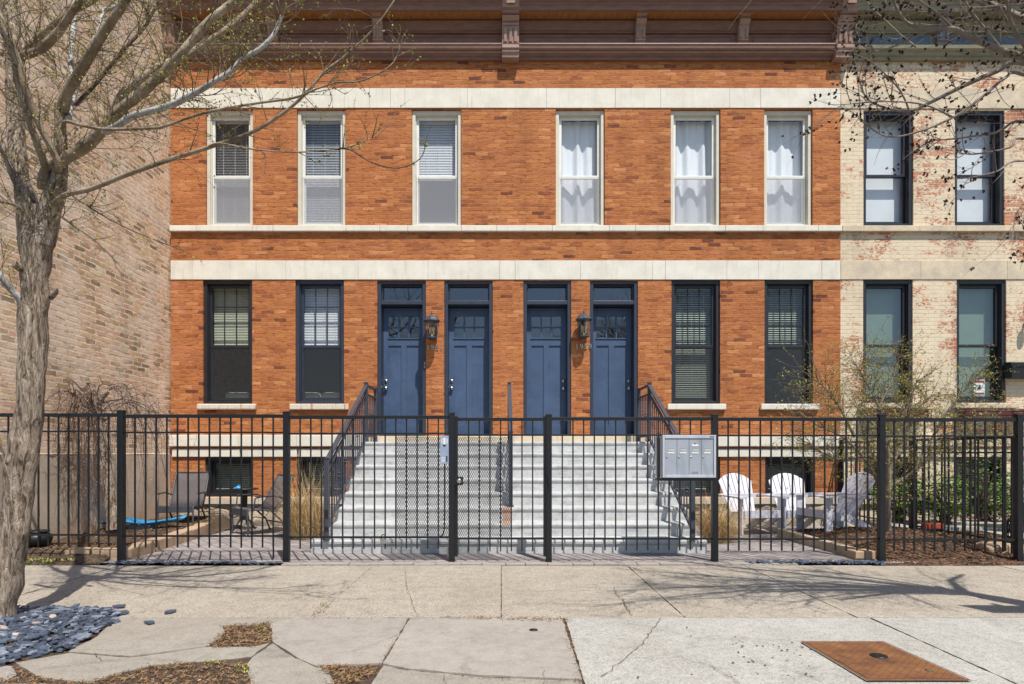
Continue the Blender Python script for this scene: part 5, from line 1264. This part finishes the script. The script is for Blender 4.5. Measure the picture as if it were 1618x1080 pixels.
# ---- left street tree
random.seed(21)
T=empty('street_tree',(-3.38,4.23,0)); tag(T,'leaning street tree with furrowed bark and yellow-green buds, in the slate bed at left','tree')
tr=MB()
W=lambda px,D_: px*D_/F/2
tp=[(-6,1000,4.2,66),(0,960,4.22,58),(14,911,4.23,53),(27,822,4.23,49),(38,733,4.23,50),(50,644,4.24,44),(56,544,4.25,43.5),(58,480,4.26,44),(60,415,4.27,47),(66,366,4.28,57),(68,330,4.28,60)]
def trunk_tube(spec,n=28,bump=.22,k=6):
    pts=smooth_path([P(a-4,b,c) for a,b,c,_ in spec],k); ws=smooth_path([Vector((W(d_*.88,c),0,0)) for _,_,c,d_ in spec],k); tr.tube(pts,[w_.x for w_ in ws],n,0,True,bump=bump,bs=7)
trunk_tube(tp)
trunk_tube([(56,380,4.28,44),(50,333,4.3,36),(40,290,4.32,29),(32,250,4.34,28),(28,187,4.38,27),(25,83,4.45,25),(18,0,4.55,24),(10,-120,4.7,20),(0,-300,4.9,14),(5,-480,5.0,8)],20)
trunk_tube([(72,385,4.27,42),(82,333,4.24,38),(95,292,4.2,29),(100,250,4.18,22),(99,205,4.16,18),(99,165,4.15,17)],20)
# bark knots and stubs
tr.tube([P(50,440,4.25),P(36,425,4.2),P(22,416,4.15)],[.035,.03,.026],10,bump=.2)
tr.tube([P(80,470,4.25),P(88,462,4.2),P(90,455,4.2)],[.02,.016,.01],8)
tr.build('trunk',M['bark'],T)
limbs=[ # (points px,py,D), r0, r1, material, twig count, twig length
 ([(99,175,4.15),(106,147,4.1),(137,96,4.0),(164,51,3.9),(199,0,3.8),(240,-80,3.7),(300,-200,3.7)],17,8,'limb',30,.5),
 ([(70,300,4.24),(74,271,4.2),(96,254,4.15),(137,230,4.1),(164,202,4.05),(192,171,4.0),(219,151,4.0),(260,113,3.95),(291,79,3.9),(329,34,3.9),(370,0,3.9),(430,-70,3.9),(500,-180,4.0)],19,8,'limb',60,.5),
 ([(175,190,4.04),(192,151,4.05),(219,127,4.1),(254,103,4.15),(291,89,4.2),(329,65,4.25),(363,41,4.3),(404,3,4.4),(450,-60,4.5)],12,7,'limb',50,.5),
 ([(165,208,4.05),(185,199,4.0),(212,182,3.95),(254,171,3.9),(295,154,3.85),(336,130,3.8),(363,113,3.8),(384,92,3.8),(410,77,3.8),(432,55,3.8),(445,25,3.8)],11,5,'palelimb',60,.42),
 ([(98,215,4.17),(103,192,4.1),(130,198,4.0),(171,204,3.9),(240,202,3.8),(260,199,3.75),(322,178,3.7),(397,164,3.6),(465,154,3.55),(500,140,3.5),(534,130,3.5),(568,128,3.45),(603,113,3.4),(623,96,3.4),(633,70,3.4)],5.5,1.1,'limb',22,.24),
 ([(76,345,4.24),(79,329,4.2),(103,308,4.1),(144,298,4.0),(205,274,3.9),(274,250,3.8),(328,233,3.75),(397,209,3.7),(448,178,3.65),(483,147,3.6),(513,113,3.6),(544,89,3.6),(585,51,3.55),(623,0,3.5),(660,-70,3.5)],9,1.2,'limb',26,.28),
 ([(325,234,3.76),(346,226,3.7),(397,235,3.65),(465,240,3.6),(534,235,3.55),(568,226,3.5),(602,209,3.5),(625,178,3.5)],2.6,.9,'limb',9,.18),
 ([(534,235,3.55),(551,235,3.5),(589,257,3.5),(630,265,3.45),(664,250,3.45),(673,223,3.4)],2,1,'twigd',3,.06),
 ([(72,290,4.2),(72,264,4.15),(51,205,4.05),(34,144,4.0),(20,86,3.9),(0,38,3.85),(-30,-30,3.8),(-80,-150,3.8)],12,8,'limb',34,.45),
 ([(88,270,4.16),(92,257,4.1),(62,195,4.0),(41,144,3.92),(31,103,3.88),(10,51,3.8),(-10,0,3.75),(-40,-90,3.7)],11,8,'limb',34,.45),
 ([(28,130,4.4),(31,92,4.3),(62,79,4.2),(89,55,4.1),(113,20,4.0),(127,0,3.95),(170,-80,3.9),(210,-200,3.9)],14,8,'limb',34,.5),
 ([(35,90,4.4),(45,75,4.35),(69,51,4.3),(103,24,4.3),(147,0,4.3),(210,-50,4.3),(300,-120,4.4)],11,7,'limb',34,.5),
 ([(108,190,4.15),(109,180,4.2),(116,151,4.3),(137,89,4.4),(158,45,4.5),(164,17,4.6),(182,10,4.6),(215,-30,4.7)],10,7,'palelimb',34,.45),
 ([(110,160,4.3),(112,120,4.4),(113,80,4.5),(118,27,4.6),(122,-60,4.8)],9,8,'palelimb',16,.4),
 ([(118,165,4.2),(147,137,4.2),(192,82,4.25),(226,45,4.3),(247,7,4.3),(270,-50,4.3)],6,4,'twigd',30,.4),
 ([(45,330,4.3),(20,274,4.3),(0,222,4.3),(-30,150,4.3),(-60,40,4.3)],13,8,'bark',26,.45),
 ([(40,336,4.2),(20,322,4.1),(0,318,4.05),(-40,300,4.0)],5,3,'limb',8,.4),
 ([(38,490,4.25),(30,472,4.2),(13,452,4.15),(-4,430,4.1),(-40,380,4.1)],11,9,'palelimb',8,.35),
 ([(72,320,4.25),(100,345,4.0),(150,380,3.9),(190,420,3.85)],3,1,'twigd',8,.2),
 ([(90,290,4.2),(130,320,4.1),(200,360,4.0),(300,400,3.95)],2.6,1,'twigd',8,.2),
]
tw=MB(); bd=MB()
for pts,r0,r1,mt,nt_,tl in limbs:
    q=smooth_path(limb_path(pts),5); n=len(q); r0_,r1_=r0*4.1/F/2*1.03,r1*4.1/F/2
    m=MB(); m.tube(q,lerp_r(r0_,r1_,n),10,0,True,bump=.12,bs=12); m.build('limb',M[mt],T)
    for _ in range(int(nt_*1.35)):
        t=random.uniform(.12,1)*(n-1); i=min(int(t),n-2); b=q[i].lerp(q[i+1],t-i); t0=(q[i+1]-q[i]).normalized()
        nd=rotv(t0,rotv(perp(t0),t0,random.uniform(0,6.28)),R(random.uniform(30,75)))
        nd=(nd+Vector((.1,0,.15))).normalized()
        twig(tw,bd,b,nd,tl*random.uniform(.4,1.15),random.uniform(.0022,.0042),2 if tl>.3 else 1,bud=.0155,curve=.9,up=.25,dens=.85,budp=.45)
    if r1<3: twig(tw,bd,q[-1],(q[-1]-q[-2]),.12,.0015,0,bud=.015)
# upper crown beyond the frame, whose shade falls on the walls
for k in range(26):
    b=P(random.uniform(-150,330),random.uniform(-320,-60),random.uniform(3.7,5.0)); twig(tw,None,b,Vector((random.gauss(0,.6),random.gauss(0,.6),1)),random.uniform(.5,1.0),.008,2,dens=.8)
for px,py in ((60,340),(70,330),(90,330),(45,345),(75,300),(80,310)):
    for _ in range(5): twig(tw,bd,P(px+random.gauss(0,6),py+random.gauss(0,8),4.15),Vector((random.gauss(0,.9),random.gauss(-.3,.5),random.uniform(-.1,.8))),random.uniform(.25,.6),.0025,1,bud=.012,curve=.8,dens=.9)
tw.build('twigs',M['twig'],T,kind='stuff'); bd.build('buds',M['bud'],T,kind='stuff')

# ---- right street tree (trunk outside the frame, branches reach in)
T=empty('street_tree',(4.55,3.75,0)); tag(T,'street tree with dark bud clusters, its branches reaching in from the right edge','tree')
tr=MB(); base=[Vector((4.62,3.75,-.02)),Vector((4.55,3.75,.6)),Vector((4.5,3.72,1.4)),Vector((4.42,3.7,2.2)),Vector((4.4,3.7,2.8))]
q=smooth_path(base,5); tr.tube(q,lerp_r(.15,.10,len(q)),20,0,True,bump=.2,bs=7); tr.build('trunk',M['bark'],T)
J=Vector((4.42,3.7,2.75))
rl=[ ([(1760,140,3.7),(1618,91,3.65),(1584,80,3.6),(1540,62,3.55),(1506,45,3.5),(1471,45,3.5),(1437,38,3.5),(1420,18,3.5),(1405,-20,3.5)],13,3,20),
 ([(1760,150,3.7),(1618,99,3.75),(1574,113,3.8),(1519,137,3.85),(1471,161,3.9),(1437,175,3.95),(1400,170,4.0),(1370,155,4.0),(1355,120,4.0)],10,2,22),
 ([(1760,180,3.7),(1618,118,3.6),(1588,123,3.5),(1554,151,3.45),(1506,185,3.4),(1447,209,3.4),(1400,215,3.4),(1360,190,3.4)],6,1.6,16),
 ([(1740,240,3.7),(1618,192,3.8),(1574,209,3.9),(1506,219,4.0),(1471,223,4.0),(1437,243,4.0)],6,1.6,14),
 ([(1740,260,3.7),(1618,219,3.6),(1595,233,3.5),(1540,243,3.5),(1512,240,3.5)],5,1.6,10),
 ([(1740,290,3.7),(1618,254,3.6),(1574,271,3.5),(1530,281,3.5)],4,1.5,9),
 ([(1780,60,3.7),(1680,20,3.8),(1618,8,3.9),(1550,-10,4.0),(1480,-40,4.0)],10,3,16),
 ([(1506,45,3.5),(1480,20,3.45),(1440,-10,3.4),(1400,-60,3.4)],4,2,12),
 ([(1584,80,3.6),(1560,50,3.6),(1530,10,3.6),(1500,-50,3.6)],5,2,14),
 ([(1640,105,3.65),(1600,40,3.5),(1590,0,3.4),(1560,-90,3.3)],6,3,14),
 ([(1471,45,3.5),(1420,70,3.55),(1380,80,3.6),(1350,60,3.6)],3,1.2,10),
 ([(1437,175,3.95),(1420,140,3.9),(1380,100,3.85),(1350,85,3.8)],3,1.2,10),
 ([(1760,340,3.7),(1650,310,3.5),(1610,330,3.45),(1600,370,3.4)],4,1.2,8),
 ([(1506,185,3.4),(1460,165,3.35),(1400,160,3.3),(1330,165,3.3)],3,1.1,10)]
tw=MB(); bd=MB()
for pts,r0,r1,nt_ in rl:
    w_=limb_path(pts)
    if pts[0][0]>1700: w_=[J+Vector((0,0,random.uniform(-.3,.1)))]+w_
    q=smooth_path(w_,5); n=len(q); m=MB(); m.tube(q,lerp_r(r0*3.7/F/2,r1*3.7/F/2,n),8,0,True,bump=.1,bs=12); m.build('limb',M['twigl'],T)
    for _ in range(int(nt_*1.15)):
        t=random.uniform(.25,1)*(n-1); i=min(int(t),n-2); b=q[i].lerp(q[i+1],t-i); t0=(q[i+1]-q[i]).normalized()
        nd=rotv(t0,rotv(perp(t0),t0,random.uniform(0,6.28)),R(random.uniform(25,60)))
        twig(tw,bd,b,nd,random.uniform(.12,.36),random.uniform(.002,.0034),1,bud=.015,curve=.6,up=.2,dens=.8,budp=.3,bunch=6)
    twig(tw,bd,q[-1],(q[-1]-q[-2]),.2,.002,1,bud=.015,budp=.35,bunch=6)
for k in range(34):
    b=J+Vector((random.uniform(-1.6,.8),random.uniform(-.9,.9),random.uniform(1.3,2.2))); twig(tw,bd,b,Vector((random.gauss(-.5,.6),random.gauss(0,.6),.8)),random.uniform(.5,1.0),.008,2,dens=.8,bud=.013)
for k in range(15):
    e=Vector((4.3-.19*k+random.gauss(0,.15),2.2+2.1*((k*5)%7)/7+random.gauss(0,.1),random.uniform(4.1,4.8))); md=J.lerp(e,.5)+Vector((random.gauss(0,.15),random.gauss(0,.15),.45)); qq=smooth_path([J+Vector((0,0,.1)),md,e],6)
    m=MB(); m.tube(qq,lerp_r(.022,.006,len(qq)),8,0,True,cap=False); m.build('limb',M['twigl'],T)
    for _ in range(16):
        j=random.randint(4,len(qq)-2); twig(tw,None,qq[j],((qq[j+1]-qq[j]).normalized()+Vector((random.gauss(0,.5),random.gauss(0,.5),random.uniform(0,.5)))).normalized(),random.uniform(.4,.9),.006,1,dens=1.0)
for k in range(5):
    a=random.uniform(0,6.28); e=J+Vector((math.cos(a)*1.4-.5,math.sin(a)*1.0,random.uniform(1.2,2.2))); m=MB(); m.tube([J,J.lerp(e,.5)+Vector((0,0,.2)),e],[.05,.03,.015],8); m.build('limb',M['twigl'],T)
    for _ in range(14): twig(tw,None,J.lerp(e,random.uniform(.3,1)),Vector((random.gauss(-.2,.7),random.gauss(0,.6),.6)),.5,.005,1)
tw.build('twigs',M['twigl'],T,kind='stuff'); bd.build('buds',M['buddark'],T,kind='stuff')

# ---- weeping tree by the side wall
random.seed(5)
T=empty('weeping_tree',(-5.02,7.75,.1)); tag(T,'small bare weeping tree with drooping twigs and pale buds, behind the left fence','tree')
tr=MB(); tp=[(181,836,7.75),(176,800,7.75),(170,760,7.75),(162,715,7.75),(156,680,7.74),(152,650,7.74),(151,622,7.74)]
q=smooth_path([P(*p) for p in tp],5); tr.tube(q,lerp_r(.085,.058,len(q)),16,0,True,bump=.25,bs=9); 
for a,b in (((150,665,7.7),(128,640,7.6)),((153,640,7.7),(172,618,7.6)),((151,650,7.72),(140,612,7.8))): tr.tube([P(*a),P(*b)],[.04,.015],10,bump=.2)
tr.build('trunk',M['bark'],T)
tw=MB(); bd=MB(); top=P(151,640,7.72)
arcs=[]
for i in range(120):
    prim=i<26
    if prim: s0=top+Vector((random.gauss(0,.05),random.gauss(0,.05),random.uniform(-.22,.05))); a=i*2.4+random.gauss(0,.3); rr=random.uniform(.35,.95)
    else:
        ar=random.choice(arcs[:26]); k=random.randint(3,9); s0=ar[k]; v=(ar[k]-top); a=math.atan2(v.y,v.x)+random.gauss(0,.7); rr=random.uniform(.08,.45)
    hx=math.cos(a)*rr; hy=math.sin(a)*rr*.8
    if s0.x+hx<LX+.08: hx=LX+.09-s0.x+random.uniform(0,.15)
    hh=random.uniform(.1,.36) if prim else random.uniform(.0,.12); end=random.uniform(.3,1.6); end=min(end,s0.z-.15)
    nn=14; pts=[]; g1=random.uniform(1.2,2.2); wob=Vector((random.gauss(0,.03),random.gauss(0,.03),0))
    for k in range(nn):
        t=k/(nn-1); out=1-(1-t)**g1
        z=s0.z+hh*math.sin(min(1,t*2.4)*math.pi/2)-(s0.z+hh-end)*max(0,(t-.2)/.8)**1.9
        pts.append(Vector((s0.x+hx*out,s0.y+hy*out,z))+wob*math.sin(t*7)+Vector((random.gauss(0,.007),random.gauss(0,.007),0))*(k>0))
    arcs.append(pts)
    tw.tube(smooth_path(pts,2),lerp_r(.0085 if prim else .0035,.0013,2*nn-1),5,0,True,cap=False)
    for k in range(2,nn):
        if random.random()<.75:
            b=pts[k-1].lerp(pts[k],random.random()); twig(tw,bd,b,Vector((random.gauss(0,.7)+hx,random.gauss(0,.6),random.uniform(-.6,.5))),random.uniform(.08,.3),.0015,0,bud=.013,up=-1.2,curve=.6,budp=.9)
tw.build('twigs',M['twigd'],T,kind='stuff'); bd.build('buds',M['budpink'],T,kind='stuff')

# ---- lilac like shrub behind the right fence
random.seed(11)
T=empty('shrub',(4.85,7.75,.15)); tag(T,'multi-stemmed shrub with small yellow-green leaves behind the right fence, beside the sideways white chair','shrub')
st_=MB(); tw=MB(); bd=MB(); B0=Vector((4.83,7.75,.08))
stems=[[(1402,842),(1403,800),(1403,745),(1400,700),(1380,670),(1350,640)],[(1403,770),(1420,760),(1450,738),(1470,700),(1520,675),(1580,660)],[(1403,760),(1412,735),(1418,700),(1440,660),(1470,625)],[(1401,790),(1385,755),(1362,720),(1330,690),(1290,670),(1262,650)],[(1403,750),(1400,700),(1392,650),(1372,610),(1352,575)],[(1402,780),(1390,740),(1370,700),(1360,660),(1368,600),(1372,572)],[(1450,738),(1480,715),(1540,700),(1590,690)],[(1380,670),(1390,640),(1410,600),(1420,560)],[(1362,720),(1330,725),(1300,715),(1280,700)],[(1470,700),(1490,660),(1520,620),(1545,590)],[(1405,740),(1430,690),(1432,640),(1450,600)],[(1350,690),(1330,650),(1310,620),(1290,600)]]
for i,s0 in enumerate(stems):
    dd=7.75; pts=[]
    for k,(px,py) in enumerate(s0): pts.append(P(px,py,7.75+((i*37%11)/11-.5)*.22*k))
    q=smooth_path(pts,5); n=len(q); st_.tube(q,lerp_r(.045 if i==0 else .02,.006,n),8,0,True,bump=.15,bs=10)
    for _ in range(60):
        t=random.uniform(.15,1)*(n-1); j=min(int(t),n-2); b=q[j].lerp(q[j+1],t-j); t0=(q[j+1]-q[j]).normalized(); nd=rotv(t0,rotv(perp(t0),t0,random.uniform(0,6.28)),R(random.uniform(25,65)))
        twig(tw,bd,b,nd,random.uniform(.2,.55),.004,2,bud=.021,curve=.9,up=.12,dens=.9,budp=.5)
st_.build('stems',M['twigl'],T); tw.build('twigs',M['twig'],T,kind='stuff'); bd.build('leaves',M['bud'],T,kind='stuff')

# ---- leafy hedge shrubs in the neighbour's yard, ivy-like climber
def bush(x,y,z,rx,ry_,rz,n,label,name='hedge_shrub'):
    T=empty(name,(x,y,z)); tag(T,label,'shrub','leafy green shrubs in the neighbour\'s yard')
    tw=MB(); lf=MB()
    for _ in range(26):
        a=random.uniform(0,6.28); e=Vector((x+rx*.8*math.cos(a)*random.random(),y+ry_*.8*math.sin(a)*random.random(),z+rz*random.uniform(.8,1.7))); tw.tube([Vector((x+random.gauss(0,.05),y,z)),Vector((x,y,z)).lerp(e,.5)+Vector((0,0,.05)),e],[.012,.008,.003],5,cap=False)
    for _ in range(n):
        while True:
            u=Vector((random.uniform(-1,1),random.uniform(-1,1),random.uniform(-1,1)))
            if .35<u.length<1.0+.25*mnoise.noise(u*3+Vector((x,0,0))) and mnoise.noise(Vector((u.x*3.2+x*3,u.y*3,u.z*3.2)))>-.22: break
        p=Vector((x+u.x*rx,y+u.y*ry_,z+rz+u.z*rz)); s_=random.uniform(.018,.034); a=rotv(Vector((1,0,0)),Vector((0,0,1)),random.uniform(0,6.28)); a=(a+Vector((0,0,random.uniform(-.5,.7)))).normalized(); b=a.cross(Vector((random.gauss(0,.4),random.gauss(0,.4),1))).normalized()
        lf.add([p-a*s_,p-a*s_*.2+b*s_*.55,p+a*s_,p-a*s_*.2-b*s_*.55],[(0,1,2,3)],0 if random.random()<.55 else 1)
    tw.build('stems',M['twigd'],T); lf.build('foliage',[M['leaf'],M['leaf2']],T,kind='stuff')
bush(Xp(1425,9.2),9.25,.12,.42,.4,.33,2400,'green leafy shrub behind the side fence, nearest the white chairs')
bush(Xp(1495,9.0),9.0,.12,.45,.4,.36,2600,'green leafy shrub behind the side fence, above and behind the loose brick')
bush(Xp(1560,9.4),9.4,.12,.4,.35,.30,2000,'green leafy shrub below the neighbour\'s basement window')
bush(Xp(1622,8.4),8.4,.15,.38,.35,.42,2200,'green leafy shrub cut by the right edge of the picture')
bush(Xp(1530,8.2),8.0,.3,.42,.4,.45,700,'thin twiggy shrub with sparse leaves behind the end of the front fence','young_shrub')
for i,(px,lab) in enumerate(((1508,'bare'),(1588,'bare'))): pass
# big low stone at the fence end
o=MB(); bm=bmesh.new(); bmesh.ops.create_icosphere(bm,subdivisions=4,radius=1); bm.verts.index_update()
vs=[]
for v in bm.verts:
    c=v.co; r=1+.18*mnoise.noise(c*1.7)+.05*mnoise.noise(c*6); c=Vector((max(-.8,min(.8,c.x*r)),max(-.8,min(.8,c.y*r)),max(-.7,min(.62,c.z*r)))); vs.append((5.62+c.x*.30,6.98+c.y*.2,.03+c.z*.16))
o.add(vs,[[v.index for v in f.verts] for f in bm.faces],0,True); bm.free(); o=o.build('landscape_stone',M['block']); tag(o,'flat tan landscaping stone at the right end of the mulch bed, behind the fence','stone')
# garden lantern in neighbour's yard
gl=empty('garden_lantern',(Xp(1600,7.6),7.6,.08)); tag(gl,'small black filigree garden lantern on the neighbour\'s path near the right edge','lantern')
gx,gy=Xp(1599,7.8),7.8
m=MB(); 
for k in range(12):
    a=2*math.pi*k/12; m.tube([(gx+.05*math.cos(a),gy+.05*math.sin(a),.09),(gx+.055*math.cos(a+.3),gy+.055*math.sin(a+.3),.18),(gx+.05*math.cos(a+.6),gy+.05*math.sin(a+.6),.28)],.006,5)
for z in (.09,.18,.28): m.lathe([(.056,-.006),(.056,.006),(.048,.006),(.048,-.006)],(gx,gy,z),16)
m.build('cage',M['black'],gl); m=MB(); m.lathe([(.058,0),(.04,.03),(.012,.045),(.012,.055),(.001,.06)],(gx,gy,.285),14); m.build('lid',M['black'],gl)
# parking sign just outside the frame whose shade lies on the right of the sidewalk
ps=empty('street_sign',(4.3,3.35,0)); tag(ps,'metal parking sign on a post, casting its shade on the right of the sidewalk','sign')
m=MB(); m.tube([(4.3,3.37,-.05),(4.3,3.37,2.6)],.025,8); m.build('pole',M['alu'],ps); m=MB(); m.cbox(4.0,4.6,3.33,3.336,2.15,2.6,.002); m.build('plate',M['alu'],ps)
